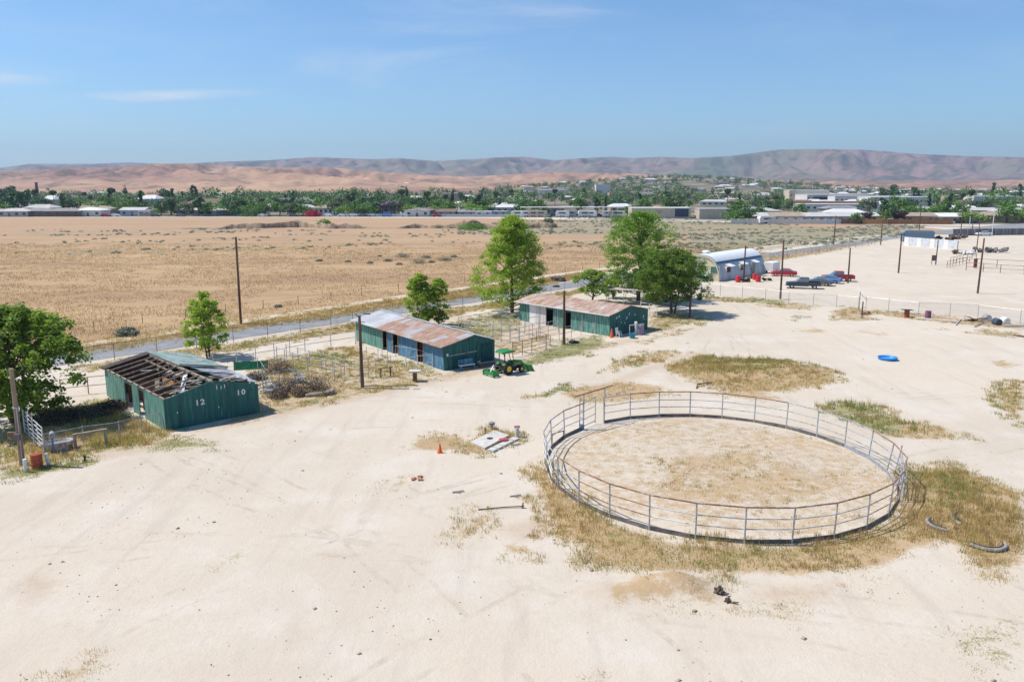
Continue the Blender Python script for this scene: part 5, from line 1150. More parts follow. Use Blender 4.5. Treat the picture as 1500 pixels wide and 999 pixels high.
for i, (px, py, s, l) in enumerate([(1053, 870, .21, 'dark burnt stump in the pale soil mound below the round pen'), (1066, 882, .13, 'small dark stump piece right of the burnt stump')]):
    x, y = G(px, py); z = tz(x, y); b = MB((x, y, z)); b.blob((x, y, z+s*.5), s, 3, .45, (.9, .7, .9), i+4); b.tube((x, y, z), (x+.35, y-.2, z+.1), .05, .03)
    o = b.build('tree_stump', simple('charred_wood', (.13, .10, .085), .95, var=.5, sc=9, bmp=.03)); o.location = (x, y, z); tag(o, l, 'stump')
def curved_edge(px, py, r, a0, a1, l, m=simple('weathered_rubber', (.30, .29, .27), .9, var=.25)):
    x, y = G(px, py); t = thing('half_buried_tyre', l, 'tyre', (x, y, 0)); b = MB(); pts = [(r*math.cos(a0+(a1-a0)*i/10), r*math.sin(a0+(a1-a0)*i/10)*1, .1) for i in range(11)]
    for p, q_ in zip(pts[:-1], pts[1:]): b.tube(p, q_, .085, n=8)
    b.build('rim', m, t); MB().path([(p[0]*.86, p[1]*.86, .16) for p in pts], .03).build('bead', DARKM, t)
curved_edge(1443, 797, .8, -2.9, -.2, 'pale half buried tyre in the dry weeds at right, nearest'); curved_edge(1428, 765, 1.0, 1.8, 3.6, 'pale half buried tyre behind the nearest one in the dry weeds'); curved_edge(1385, 770, .8, 2.2, 4.3, 'pale half buried tyre nearest the round pen')
for px, py, l in ((671, 721, 'small grey plank splinter on bare dirt below the slab'), (755, 652, 'small dark shard right of the concrete curb'), (755, 727, 'thin grey stick near the left side of the pen')):
    x, y = G(px, py); b = MB((x, y, 0)); b.beam((x-.3, y-.08, .04), (x+.3, y+.1, .07), .1, .03); b.beam((x-.1, y-.1, .03), (x+.15, y-.14, .03), .06, .02); o = b.build('plank_splinter', simple('grey_splinter', (.28, .25, .23))); o.location = (x, y, 0); tag(o, l, 'wood scrap')
x, y = G(765, 744); b = MB((x, y, 0)); b.tube((x-2.2, y-.3, .05), (x-.8, y, .06), .03); b.tube((x-.8, y, .06), (x+.1, y+.05, .08), .03); b.tube((x, y, 0), (x+.05, y, .3), .06, .03); o = b.build('dead_branch', BARK); o.location = (x, y, 0); tag(o, 'long thin dead branch with an upright stub left of the pen', 'branch')
x, y = G(1028, 566); b = MB((x, y, 0)); b.path([(x-.6, y-.8, .05), (x-.35, y, .2), (x+.3, y+.3, .18), (x+1.0, y+.9, .1)], .05); b.tube((x+.3, y+.3, .18), (x+.9, y-.1, .12), .03); o = b.build('dead_branch', BARK); o.location = (x, y, 0); tag(o, 'forked dead branch behind the far rail of the round pen', 'branch')
x, y = G(614, 701); b = MB((x, y, 0))
for k in range(6): b.box((x+random.uniform(-.35, .35), y+random.uniform(-.3, .3), .05), (.25, .16, .09), random.uniform(0, 3), random.uniform(-.3, .3))
o = b.build('brick_rubble', simple('brick_red', (.40, .20, .12))); o.location = (x, y, 0); tag(o, 'small scatter of orange brick rubble on bare dirt', 'rubble')
# stones scattered on the lot
N = 2600; sx_ = rng.uniform(-22, 34, N); sy_ = 24+rng.random(N)**1.3*60; k = fbm(sx_*.3, sy_*.3, 3) > .5; sx_, sy_ = sx_[k], sy_[k]
V = []; F = []
oct_ = np.array([(1, 0, 0), (0, 1, 0), (-1, 0, 0), (0, -1, 0), (0, 0, .7), (0, 0, -.5)]); of = [(0, 1, 4), (1, 2, 4), (2, 3, 4), (3, 0, 4), (1, 0, 5), (2, 1, 5), (3, 2, 5), (0, 3, 5)]
for a, c in zip(sx_, sy_):
    s = random.uniform(.012, .045)*(1+(random.random() < .06)*1.6); n0 = len(V); z = tz(a, c)
    for v in oct_: V.append((a+v[0]*s*random.uniform(.7, 1.3), c+v[1]*s*random.uniform(.7, 1.3), z+v[2]*s+.01))
    F += [tuple(n0+i for i in f) for f in of]
tag(link('pebbles', raw_mesh('pebbles', V, F, simple('pebble', (.42, .35, .28), .9, var=.4))), 'loose pebbles and clods scattered over the dirt lot', 'pebbles', kind='stuff')
# ------------------------------------------------------------------ things along the right fence and in the right lot
x, y = G(1328, 465); dt = drum('red_drum', 'rusty red drum carrying a dark board on the dirt by the right fence', x, y, RUSTRED, .3, .85); MB().box((0, 0, .93), (1.3, .7, .05), ry=.05).build('board', DARKM, dt)
x, y = G(1359, 467); drum('purple_drum', 'faded purple drum near the right chain link fence', x, y, BPURP, .34, .95)
for i, (pts, m, l) in enumerate([(((1340, 467), (1375, 470), (1402, 472)), WHITE, 'long pale pipe lying between the purple drum and the scrap'), (((1400, 477), (1408, 468), (1412, 471)), PIPEW, 'bent white pipe at the left of the scrap row'), (((1427, 480), (1442, 473), (1448, 479)), STEEL, 'forked grey pipe frame in the scrap row'),
        (((1470, 479), (1500, 479), (1530, 482)), STEEL, 'long grey steel beam at the right edge'), (((1485, 492), (1510, 496), (1560, 502)), WOODBROWN, 'dark brown beam lying at the right edge below the steel beam')]):
    P = [Vector((*G(*p), .12)) for p in pts]; b = MB(tuple(P[0])); b.path(P, .09 if i > 2 else .06, 8)
    if i == 2: b.path([P[1], P[1]+Vector((1.2, -.1, .5)), P[1]+Vector((1.8, 0, -.1))], .05)
    o = b.build('scrap_pipe', m); o.location = P[0]; tag(o, l, 'scrap pipe')
for px, py, s, m, l in ((1460, 476, .45, simple('dark_blue_drum', (.06, .08, .12), .6), 'dark blue tub lying in the scrap row by the right fence'), (1428, 471, .7, WOODBROWN, 'rusty brown scrap heap behind the forked pipe frame'), (1445, 470, .6, STEEL, 'pale scrap heap left of the dark blue tub'), (1472, 474, .5, WHITE, 'white scrap piece right of the dark blue tub'), (1268, 461, .4, WOODBROWN, 'brown scrap at the foot of the tall gate post')):
    x, y = G(px, py); b = MB((x, y, 0)); q_ = random.Random(int(px))
    if 'tub' in l: b.lathe((x, y, .35), [(.3, -.45), (.4, -.4), (.42, .4), (.36, .42), (.34, -.3)], 16, 'Y')
    else:
        for k in range(9): b.beam((x+q_.uniform(-s, s)*2, y+q_.uniform(-s, s), .1), (x+q_.uniform(-s, s)*2, y+q_.uniform(-s, s), q_.uniform(.1, s)), .18, .06)
    o = b.build('scrap_heap' if 'tub' not in l else 'blue_tub', m); o.location = (x, y, 0); tag(o, l, 'tub' if 'tub' in l else 'scrap heap')
# white sheet wall with yard behind
a = Vector((*G(1324, 359.5), 0)); c = Vector((*G(1402, 366), 0)); d = c-a; L = d.length; ws = thing('sheet_metal_wall', 'long white sheet metal wall at the far right of the lot', 'wall', tuple(a), math.atan2(d.y, d.x))
n = 12
for i in range(n): MB().box((L*(i+.5)/n, 0, 1.05), (L/n-.02, .06+.02*(i % 2), 2.3)).build('panel', simple('white_sheet', (.60, .63, .66), .5, .1, .1, 1, c2=(.5, .42, .34), c2amt=.25) if i % 3 else WHITE, ws)
for i in range(5): MB().box((L*i/4, .12, 1.05), (.1, .1, 2.2)).build('post', PIPERUST, ws)
q_ = random.Random(4)
for i, (px, py, s, m, l) in enumerate([(1343, 354, 2.4, simple('blue_grey_container', (.18, .25, .32), .6), 'blue grey shed behind the white sheet wall'), (1362, 353, 1.3, WHITE, 'white scrap heap behind the white sheet wall'), (1385, 354, 1.8, BLACKJ, 'long dark scrap heap behind the right end of the white sheet wall'), (1400, 351, 1.8, simple('brown_scrap', (.16, .11, .09)), 'brown scrap heap below the far slat fence'),
        (1416, 373, 1.1, WHITE, 'white machinery in the scrap yard before the sheet wall end'), (1404, 372, 1.0, WOODBROWN, 'slanted brown scrap left of the white machinery'), (1441, 370, 1.5, simple('grey_brush_scrap', (.13, .12, .11)), 'dark grey scrap cube behind the reddish pole'), (1460, 370, 1.4, simple('grey_board_scrap', (.24, .22, .21)), 'row of grey boards right of the dark scrap cube')]):
    x, y = G(px, py); b = MB((x, y, 0))
    if 'shed' in l:
        o = thing('shed', l, 'shed', (x, y, 0), -.2); MB().box((0, 0, 1.2), (8, 3, 2.4)).build('wall', m, o); MB().prism([(-4.2, 2.4), (4.2, 2.4), (3.6, 3.1), (-3.4, 3.1)], -1.6, 1.6).build('roof', m, o); continue
    for k in range(14): b.box((x+q_.uniform(-s, s)*1.4, y+q_.uniform(-s, s)*.6, q_.uniform(.2, s*.7)), (q_.uniform(.4, 1.3)*s*.6, q_.uniform(.2, .8), q_.uniform(.2, .9)*s*.6), q_.uniform(0, 3), q_.uniform(-.4, .4), q_.uniform(-.4, .4))
    o = b.build('scrap_heap', m); o.location = (x, y, 0); tag(o, l, 'scrap heap')
fence('pipe_fence', 'short brown chute panels left of the far pipe rails', g((1387, 392), (1400, 389), (1420, 385)), 1.2, 2, .05, .035, 2.2, PIPERUST); fence('pipe_fence', 'chute panels parallel to others, nearer the scrap yard', g((1392, 386), (1410, 382), (1430, 379)), 1.2, 2, .05, .035, 2.2, PIPERUST)
fence('pipe_fence', 'far brown pipe rails at the right edge of the lot', g((1415, 396), (1440, 398), (1465, 400), (1500, 402), (1560, 405)), 1.5, 2, .06, .04, 3.2, PIPERUST); fence('pipe_fence', 'far brown pipe rails behind another rail line at the right edge', g((1428, 390), (1460, 392), (1500, 394), (1560, 397)), 1.5, 1, .06, .04, 3.6, PIPERUST)
x, y = G(1428, 394); bx_ = thing('feeder_box', 'narrow dark red feeder box on the far pipe rails', 'box', (x, y, 0)); MB().box((0, 0, 1.0), (.5, .4, 1.6)).build('body', simple('dark_red_box', (.16, .05, .05)), bx_); MB().box((0, 0, 1.85), (.65, .5, .08)).build('lid', DARKM, bx_)
a = Vector((*G(1395, 345.5), 0)); c = Vector((*G(1620, 343), 0)); d = c-a; L = d.length; sf = thing('slat_fence', 'long grey slatted yard fence along the far street', 'fence', tuple(a), math.atan2(d.y, d.x)); n = 22
for i in range(n): MB().box((L*(i+.5)/n, 0, 1.0), (L/n-.06, .06, 2.1)).build('panel', SLATD, sf)
for i in range(n+1): MB().box((L*i/n, -.1, 1.1), (.12, .1, 2.3)).build('post', PIPE, sf)
CGLASS = simple('car_glass', (.13, .17, .20), .15, 0, .1, 2, spec=.8)
def wheel(t, x, y, r, w, name='wheel', rim=CHROME, rr=.6, tyre=RUBBER):
    o = MB().lathe((x, y-w/2, r), [(r*.5, 0), (r*.92, 0), (r, w*.2), (r, w*.8), (r*.92, w), (r*.5, w)], 22, 'Y', caps=False).build(name, tyre, t)
    MB().lathe((x, y-w/2+.015, r), [(.03, w*.0), (r*rr, .0), (r*rr, w-.03), (.03, w-.03)], 18, 'Y', caps=False).build('rim', rim, o); return o
def loft(sections, name, m, t, bevel=.03):
    """sections: list of (x, half width, z bottom, z top, half width top)"""
    b = MB(); vs = []
    for x, hw, z0, z1, ht in sections: vs += [(x, -hw, z0), (x, hw, z0), (x, hw, z0+(z1-z0)*.55), (x, ht, z1), (x, -ht, z1), (x, -hw, z0+(z1-z0)*.55)]
    n = len(sections); fs = [(0, 1, 2, 3, 4, 5), tuple((n-1)*6+i for i in (5, 4, 3, 2, 1, 0))]
    for k in range(n-1):
        for i in range(6): fs.append((k*6+i, k*6+(i+1) % 6, (k+1)*6+(i+1) % 6, (k+1)*6+i))
    b.add(vs, fs); return b.build(name, m, t, bevel=bevel)
def car(label, px, py, rz, paint, kind='sedan', group='vehicles parked in the lot by the curved building', hood=None, cat='car', name='parked_car'):
    x, y = G(px, py); t = thing(name, label, cat, (x, y, 0), rz, group); w = .88
    if kind == 'sedan':
        loft([(-2.3, .78, .42, .86, .72), (-2.2, w, .3, .95, .8), (-1.2, w, .28, 1.0, .82), (.9, w, .28, .98, .82), (2.0, w, .3, .86, .76), (2.35, .72, .38, .72, .66)], 'body', paint, t)
        loft([(-1.75, .78, .92, .98, .74), (-1.0, .74, .92, 1.38, .6), (.2, .74, .92, 1.42, .6), (1.1, .78, .92, .99, .72)], 'cabin', CGLASS, t, .02)
        loft([(-1.02, .62, 1.36, 1.41, .58), (.22, .62, 1.38, 1.45, .58)], 'roof', paint, t, .01)
        if hood: loft([(1.15, .74, .96, 1.02, .7), (2.2, .7, .8, .9, .64)], 'hood', hood, t, .01)
        for s in (-1, 1):
            MB().beam((-.4, s*.74, .95), (-.4, s*.62, 1.4), .06, .05).build('pillar', paint, t)
            MB().box((2.33, s*.55, .62), (.06, .3, .13)).build('headlight', LAMPW, t); MB().box((-2.31, s*.55, .72), (.05, .32, .14)).build('tail_light', LAMPR, t)
            for xx_ in (-1.4, 1.45): wheel(t, xx_, s*(w-.06), .32, .2)
        MB().box((2.37, 0, .4), (.1, 1.4, .14)).build('bumper', CHROME, t); MB().box((-2.33, 0, .45), (.1, 1.5, .14)).build('bumper', CHROME, t)
    else:
        loft([(-.9, w, .42, 1.12, .84), (1.2, w, .42, 1.12, .84), (2.45, w, .45, 1.02, .78), (2.6, .76, .5, .92, .7)], 'body', paint, t)
        loft([(-.95, .8, 1.08, 1.75, .66), (-.2, .8, 1.08, 1.78, .66), (.5, .8, 1.08, 1.72, .64), (1.15, .82, 1.08, 1.14, .76)], 'cabin', CGLASS, t, .02)
        loft([(-.95, .7, 1.72, 1.8, .64), (.45, .7, 1.72, 1.8, .62)], 'roof', paint, t, .01)
        bd = MB(); 
        for s in (-1, 1): bd.box((-1.85, s*.84, .82), (1.9, .07, .62))
        bd.box((-2.78, 0, .82), (.06, 1.7, .62)); bd.box((-1.85, 0, .56), (1.9, 1.66, .08)); bd.box((-.96, 0, .84), (.05, 1.66, .62)); bd.build('bed', paint, t)
        for s in (-1, 1):
            MB().beam((-.92, s*.83, 1.1), (-.92, s*.67, 1.76), .09, .06).build('pillar', paint, t); MB().beam((-.0, s*.82, 1.1), (.0, s*.67, 1.76), .07, .06).build('pillar', paint, t)
            MB().box((2.6, s*.6, .8), (.05, .26, .18)).build('headlight', LAMPW, t); MB().box((-2.82, s*.78, .85), (.04, .14, .3)).build('tail_light', LAMPR, t)
            for xx_ in (-1.85, 1.7): wheel(t, xx_, s*(w-.05), .37, .24)
            MB().box((.75, s*1.0, 1.2), (.1, .16, .18)).build('mirror', DARKM, t)
        MB().box((2.66, 0, .5), (.1, 1.6, .18)).build('bumper', CHROME, t); MB().box((-2.86, 0, .5), (.1, 1.6, .16)).build('bumper', CHROME, t)
    return t
rd = math.atan2(.35, -1)
car('dark blue pickup truck, nearest of the parked row', 1175, 422.5, R(166), NAVY, 'pickup', cat='pickup truck', name='pickup_truck')
car('grey sedan parked just behind the dark pickup', 1199, 418, R(150), GREYC, hood=None)
car('car with a bright light blue hood between the grey sedan and the red pickup', 1212, 414.5, R(150), BLUEC, hood=simple('pale_blue_hood', (.16, .40, .80), .3))
car('red pickup truck at the right end of the parked row', 1226, 412, R(172), SUNRED, 'pickup', cat='pickup truck', name='pickup_truck')
car('red sedan parked at the right end of the curved metal building', 1148, 404.5, R(163), SUNRED)
car('white car driving on the far street at the right', 1441, 345.5, R(180), WCAR, group=None)
# ------------------------------------------------------------------ green tractor with canopy, bucket in front, box blade behind
A = Vector((*G(722, 552), 0)); B = Vector((*G(764, 542), 0))
x, y = G(744, 546.5); tr3 = thing('tractor', 'green compact tractor with a green canopy, front bucket and rear box blade', 'tractor', (x, y, 0), math.atan2(B.y-A.y, B.x-A.x)-.12)
loft([(.35, .26, .62, 1.12, .24), (1.0, .27, .58, 1.15, .22), (1.55, .25, .52, 1.05, .18), (1.68, .2, .56, .92, .14)], 'hood', TGREEN, tr3, .03)
for s in (-1, 1):
    MB().box((1.1, s*.268, .84), (.9, .012, .07)).build('hood_stripe', TYEL, tr3); MB().box((1.69, s*.1, .84), (.02, .1, .1)).build('headlight', LAMPW, tr3)
MB().box((.35, 0, .5), (2.2, .36, .3)).build('chassis', DARKM, tr3); MB().box((-.25, 0, .6), (.8, 1.0, .08)).build('platform', DARKM, tr3)
MB().tube((.55, -.15, 1.1), (.55, -.15, 1.55), .025).build('exhaust', DARKM, tr3)
se = MB().box((-.42, 0, .86), (.42, .44, .12)).build('seat', simple('tractor_seat_yellow', (.5, .38, .05)), tr3, bevel=.03); MB().box((-.64, 0, 1.08), (.1, .42, .42), ry=-.15).build('seat_back', PINK, se, bevel=.03)
MB().tube((.3, 0, .95), (.12, 0, 1.22), .02).build('steering_column', DARKM, tr3); MB().lathe((.1, 0, 1.22), [(.17, -.01), (.19, 0), (.17, .02)], 16, caps=False).build('steering_wheel', RUBBER, tr3)
for s in (-1, 1):
    fd = MB(); n = 9; vs = []
    for k in range(n):
        a = R(15)+R(130)*k/(n-1)
        for dy in (.28, .64): 
            for rr in (.60, .64): vs.append((-.45+rr*math.cos(a), s*dy, .55+rr*math.sin(a)*.98))
    fs = []
    for k in range(n-1):
        o_ = k*4; fs += [(o_, o_+2, o_+6, o_+4), (o_+1, o_+5, o_+7, o_+3), (o_, o_+4, o_+5, o_+1), (o_+2, o_+3, o_+7, o_+6)]
    fs += [(0, 1, 3, 2), ((n-1)*4, (n-1)*4+2, (n-1)*4+3, (n-1)*4+1)]; fd.add(vs, fs); fd.prism([(-.85, .85), (-.05, .85), (-.05, 1.08), (-.45, 1.18), (-.85, 1.02)], s*.27-.01, s*.27+.01); fd.build('fender', TGREEN, tr3)
    wheel(tr3, -.45, s*.62, .56, .30, 'rear_wheel', TYEL, .55); wheel(tr3, 1.25, s*.52, .33, .2, 'front_wheel', TYEL, .55)
    MB().beam((-.75, s*.42, .7), (-.7, s*.42, 2.0), .07, .07).build('canopy_post', DARKM, tr3); MB().beam((.02, s*.42, 1.2), (-.25, s*.42, 2.02), .05, .05).build('canopy_brace', DARKM, tr3)
    la = MB(); la.beam((.35, s*.36, 1.02), (1.3, s*.36, .98), .07, .12); la.beam((1.3, s*.36, .98), (2.15, s*.36, .3), .07, .12); la.beam((.35, s*.36, .6), (.35, s*.36, 1.1), .08, .1); la.build('loader_arm', TGREEN, tr3)
    MB().tube((.5, s*.36, .72), (1.35, s*.36, .85), .03).build('hydraulic_ram', STEEL, tr3)
b = MB(); b.prism([(2.12, .02), (2.7, .02), (2.72, .05), (2.25, .09), (2.16, .25), (2.14, .52), (2.32, .6), (2.3, .63), (2.08, .55)], -.72, .72); bk = b.build('bucket', TGREEN, tr3)
for s in (-1, 1): MB().prism([(2.12, .02), (2.7, .02), (2.32, .62), (2.1, .55)], s*.72-.015, s*.72+.015).build('bucket_side', TGREEN, bk)
MB().prism([(-1.15, 2.02), (.35, 2.06), (.42, 2.09), (.3, 2.16), (-.4, 2.2), (-1.1, 2.14), (-1.2, 2.08)], -.62, .62).build('canopy', TCANOPY, tr3, bevel=.03)
MB().box((-1.22, .3, 2.2), (.1, .1, .12)).build('beacon', WHITE, tr3)
bb2 = MB(); bb2.box((-1.75, 0, .3), (.04, 1.55, .42)); bb2.box((-2.35, 0, .34), (.04, 1.55, .34)); 
for s in (-1, 1): bb2.box((-2.05, s*.76, .3), (.75, .04, .5))
bb2.build('box_blade', TCANOPY, tr3)
ht = MB(); ht.beam((-1.7, 0, .95), (-.9, 0, .75), .06, .06); ht.beam((-1.75, -.3, .5), (-1.72, 0, 1.0), .05, .07); ht.beam((-1.75, .3, .5), (-1.72, 0, 1.0), .05, .07); ht.beam((-1.72, 0, .98), (-2.35, -.3, .5), .04, .05); ht.beam((-1.72, 0, .98), (-2.35, .3, .5), .04, .05)
for s in (-1, 1): ht.beam((-.8, s*.3, .4), (-1.75, s*.45, .28), .05, .06)
ht.build('hitch', STEEL, tr3)

tr3.scale = (.9, .9, .93)
for o in list(bpy.data.objects):
    if o.get('group') == 'vehicles parked in the lot by the curved building': o.scale = (.93, .93, .93)
# ------------------------------------------------------------------ town
def far_tree_mesh(kind, seed, n=620):
    r = np.random.default_rng(seed)
    if kind == 'round': C = [(r.normal(0, .27), r.normal(0, .27), r.uniform(.42, .85)) for _ in range(16)]; s = .22
    elif kind == 'tall': C = [(r.normal(0, .11), r.normal(0, .11), r.uniform(.2, .95)) for _ in range(18)]; s = .13
    elif kind == 'cypress': C = [(r.normal(0, .03), r.normal(0, .03), z) for z in np.linspace(.1, .95, 16)]; s = .075
    elif kind == 'palm': C = [(0, 0, .93)]; s = .15
    else: C = [(r.normal(0, .34), r.normal(0, .34), r.uniform(.3, .7)) for _ in range(20)]; s = .24
    C = np.array(C); i = r.integers(0, len(C), n); g = r.normal(0, 1, (n, 3)); g /= np.linalg.norm(g, axis=1)[:, None]
    c = C[i]+g*s*(r.random(n)**.35)[:, None]*np.array([1, 1, .75]); c[:, 2] = np.clip(c[:, 2], .06, 1.03)
    tint = np.clip(r.random(len(C))[i]*.6+r.random(n)*.4, 0, 1)
    return c, g*.7+np.array([0, 0, .5]), tint
TK = []
trunkm = MB().tube((0, 0, -.03), (0, 0, .55), .03, .015, 6).mesh('trunk', BARK); palmtrunk = MB().tube((0, 0, -.02), (0, 0, .93), .018, .014, 6).mesh('trunk', BARK)
for k, (kind, mi, asp, words) in enumerate([('round', 0, 1, 'broad green'), ('round', 1, 1.05, 'dark green'), ('wide', 2, 1.2, 'bright light green'), ('tall', 1, 1, 'tall dark'), ('cypress', 1, 1, 'slim dark cypress'), ('round', 3, 1, 'grey olive'), ('wide', 0, 1.15, 'spreading green'), ('palm', 3, 1, 'thin palm'), ('round', 4, 1.2, 'dark purple leaved'), ('round', 5, 1.1, 'lilac flowering')]):
    c, n_, ti = far_tree_mesh(kind, k+70, 620 if kind != 'palm' else 160)
    me = quads(c, .052 if kind != 'cypress' else .035, 'crown', FAR_LEAF[mi], n_, ti, .75)
    TK.append((me, palmtrunk if kind == 'palm' else trunkm, words, asp))
BLD = []     # footprints to keep clear
def town_front(x): return float(np.interp(x, [-300, -20, 62, 150, 200], [404, 402, 384, 332, 332]))
def place_tree(x, y, h, k, label, wd=None):
    me, tm, words, asp = TK[k]; t = thing('cypress_tree' if k == 4 else 'palm_tree' if k == 7 else 'broadleaf_tree', label, 'tree', (x, y, tz(x, y)), random.uniform(0, 6), 'trees of the far town')
    a = h*asp*(wd or 1); link('crown', me, t, sc=(a, a, h)); link('trunk', tm, t, sc=(h, h, h)); return t
# ---- buildings first
HW = [simple('stucco_'+n, c, .8, 0, .08, 1) for n, c in (('cream', (.55, .47, .36)), ('white', (.66, .64, .60)), ('pink', (.50, .33, .26)), ('tan', (.42, .32, .23)), ('grey', (.36, .36, .36)), ('blue', (.34, .42, .48)))]
HR = [simple('shingle_'+n, c, .85, 0, .15, 1) for n, c in (('grey', (.26, .25, .25)), ('pale', (.50, .48, .46)), ('white', (.68, .67, .65)), ('brown', (.20, .14, .11)), ('terracotta', (.42, .22, .14)), ('tan', (.36, .29, .22)))]
wn = ['cream', 'white', 'pink', 'tan', 'grey', 'pale blue']; rnm = ['grey', 'pale grey', 'white', 'brown', 'terracotta', 'tan']
def house(x, y, w, d, h, rz, wi, ri, label, hip=True, rise=1.3, group=None, cat='house', name='house', detail=True):
    t = thing(name, label, cat, (x, y, tz(x, y)-.1), rz, group); BLD.append((x, y, max(w, d)*.62+2))
    MB().box((0, 0, h/2), (w, d, h)).build('wall', HW[wi], t)
    e = .6
    if hip is None: MB().box((0, 0, h+.12), (w+.3, d+.3, .3)).build('roof', HR[ri], t)
    else:
        q_ = (w/2-(d/2 if hip else 0))
        MB().add([(-w/2-e, -d/2-e, h), (w/2+e, -d/2-e, h), (w/2+e, d/2+e, h), (-w/2-e, d/2+e, h), (-q_-(0 if hip else e), 0, h+rise), (q_+(0 if hip else e), 0, h+rise), (-w/2-e, -d/2-e, h-.15), (w/2+e, -d/2-e, h-.15), (w/2+e, d/2+e, h-.15), (-w/2-e, d/2+e, h-.15)],
                 [(0, 1, 5, 4), (2, 3, 4, 5), (1, 2, 5), (3, 0, 4), (6, 7, 1, 0), (7, 8, 2, 1), (8, 9, 3, 2), (9, 6, 0, 3), (9, 8, 7, 6)]).build('roof', HR[ri], t)
    if detail:
        n = max(2, int(w/3.5))
        for i in range(n):
            xx_ = -w/2+w*(i+.5)/n
            if i == n//2: MB().box((xx_, -d/2-.03, 1.0), (1.0, .08, 2.0)).build('door', HR[3], t)
            else: MB().box((xx_, -d/2-.03, h*.55), (1.4, .08, 1.1)).build('window', GLASS, t)
    return t
def PXY(px, Y): return (GD(px, Y), Y)
named = [ # px, distance, width, depth, height, wall, roof, label, hip
 (22, 400, 18, 9, 2.8, 4, 1, 'low house with a pale grey hip roof at the far left of the field edge', True), (62, 403, 16, 9, 2.8, 4, 0, 'low grey roofed house behind the leftmost one', True), (98, 402, 17, 9, 2.8, 3, 0, 'long grey roofed house with dark walls, left of the bright white roof', True), (136, 404, 13, 9, 3.1, 1, 2, 'small house with a bright white pointed roof on the far left', True),
 (200, 408, 12, 8, 3, 5, 1, 'pale blue house under the trees right of the bright white roof', False), (215, 405, 6, 5, 2.8, 1, 2, 'small white shed beside the pale blue house', None), (612, 402, 12, 9, 3, 1, 0, 'white house with a grey hip roof at the centre left tree edge', True), (632, 407, 10, 8, 3, 4, 3, 'brown roofed house right of the white house with grey hip roof', True),
 (655, 404, 9, 8, 2.4, 4, 3, 'brown roofed low shed row at the far verge', False), (684, 404, 8, 7, 2.3, 4, 0, 'low grey shed left of the parked white trailers', False), (708, 402, 8, 6, 2.4, 1, 2, 'white flat shed near the parked white trailers', None), (733, 403, 7, 6, 2.4, 5, 1, 'pale shed between white shed and the long carport', None),
 (1250, 342, 17, 9, 2.8, 0, 1, 'low house with pale roof behind the white wall, left of the purple tree', False), (1210, 340, 20, 9, 2.8, 5, 1, 'long pale roofed house behind the block wall', False), (1165, 341, 22, 9, 2.8, 1, 5, 'long tan roofed house behind the block wall', False), (1118, 343, 12, 8, 2.8, 3, 1, 'pale roofed house by the parked trailer behind the block wall', False),
 (1339, 337, 13, 9, 3, 2, 5, 'pink walled house with a tan gable roof behind the wooden fence', False), (1371, 337, 14, 9, 2.8, 3, 2, 'house with a bright white roof right of the pink walled one', False), (1400, 341, 11, 9, 2.8, 4, 0, 'grey roofed house partly behind a dark car', False), (1455, 345, 22, 13, 3, 3, 5, 'largest tan hip roofed house on the right, by the street', True), (1491, 352, 14, 10, 3, 4, 1, 'pale roofed house at the right edge of the street', False),
 (1415, 352, 12, 8, 3, 3, 0, 'grey roofed house in trees behind the yellow green tree', True)]
for px, Y, w, d, h, wi, ri, l, hip in named: house(*PXY(px, Y), w, d, h, random.uniform(-.08, .08), wi, ri, l, hip)
big = [(1180, 740, 34, 22, 9.5, 0, 2, 'tall cream big box store building above the town roofs', 'shop'), (1222, 720, 60, 25, 6, 1, 2, 'long white shop block with a dark canopy band', 'shop'), (1272, 640, 56, 20, 6, 1, 1, 'long pale green and white commercial building', 'shop'), (1310, 600, 46, 20, 6, 1, 2, 'long white warehouse right of the commercial building', 'warehouse'),
       (1190, 520, 60, 14, 4.5, 2, 4, 'long pink walled building with terracotta roof in the right town', 'building'), (1155, 560, 26, 14, 4.5, 2, 4, 'pink building with terracotta roof, left of the longer one', 'building'), (1240, 480, 60, 12, 4, 1, 2, 'white roofed long building in front of the terracotta roofs', 'building'), (882, 820, 14, 14, 14, 1, 2, 'white block shaped tower building on the town hill foot', 'building'),
       (905, 800, 18, 14, 7, 2, 5, 'pinkish tan building right of the white block', 'building'), (810, 900, 30, 15, 8, 1, 2, 'white two storey building left of the town hill', 'building'), (663, 640, 16, 12, 8, 2, 1, 'pink tower walled building in the centre of the town', 'building'), (1450, 560, 30, 14, 7, 1, 2, 'large white roofed building near the right edge', 'building'), (1400, 600, 16, 12, 7, 3, 4, 'red brown steep roofed house in the right town', 'house')]
for px, Y, w, d, h, wi, ri, l, ct in big:
    t = house(*PXY(px, Y), w, d, h, random.uniform(-.1, .1), wi, ri, l, None, cat=ct, name={'shop': 'shop_building', 'house': 'house'}.get(ct, ct))
    if 'dark canopy' in l: MB().box((0, -d/2-1.0, 3), (w*.8, 2, 2.4)).build('canopy', DARKM, t)
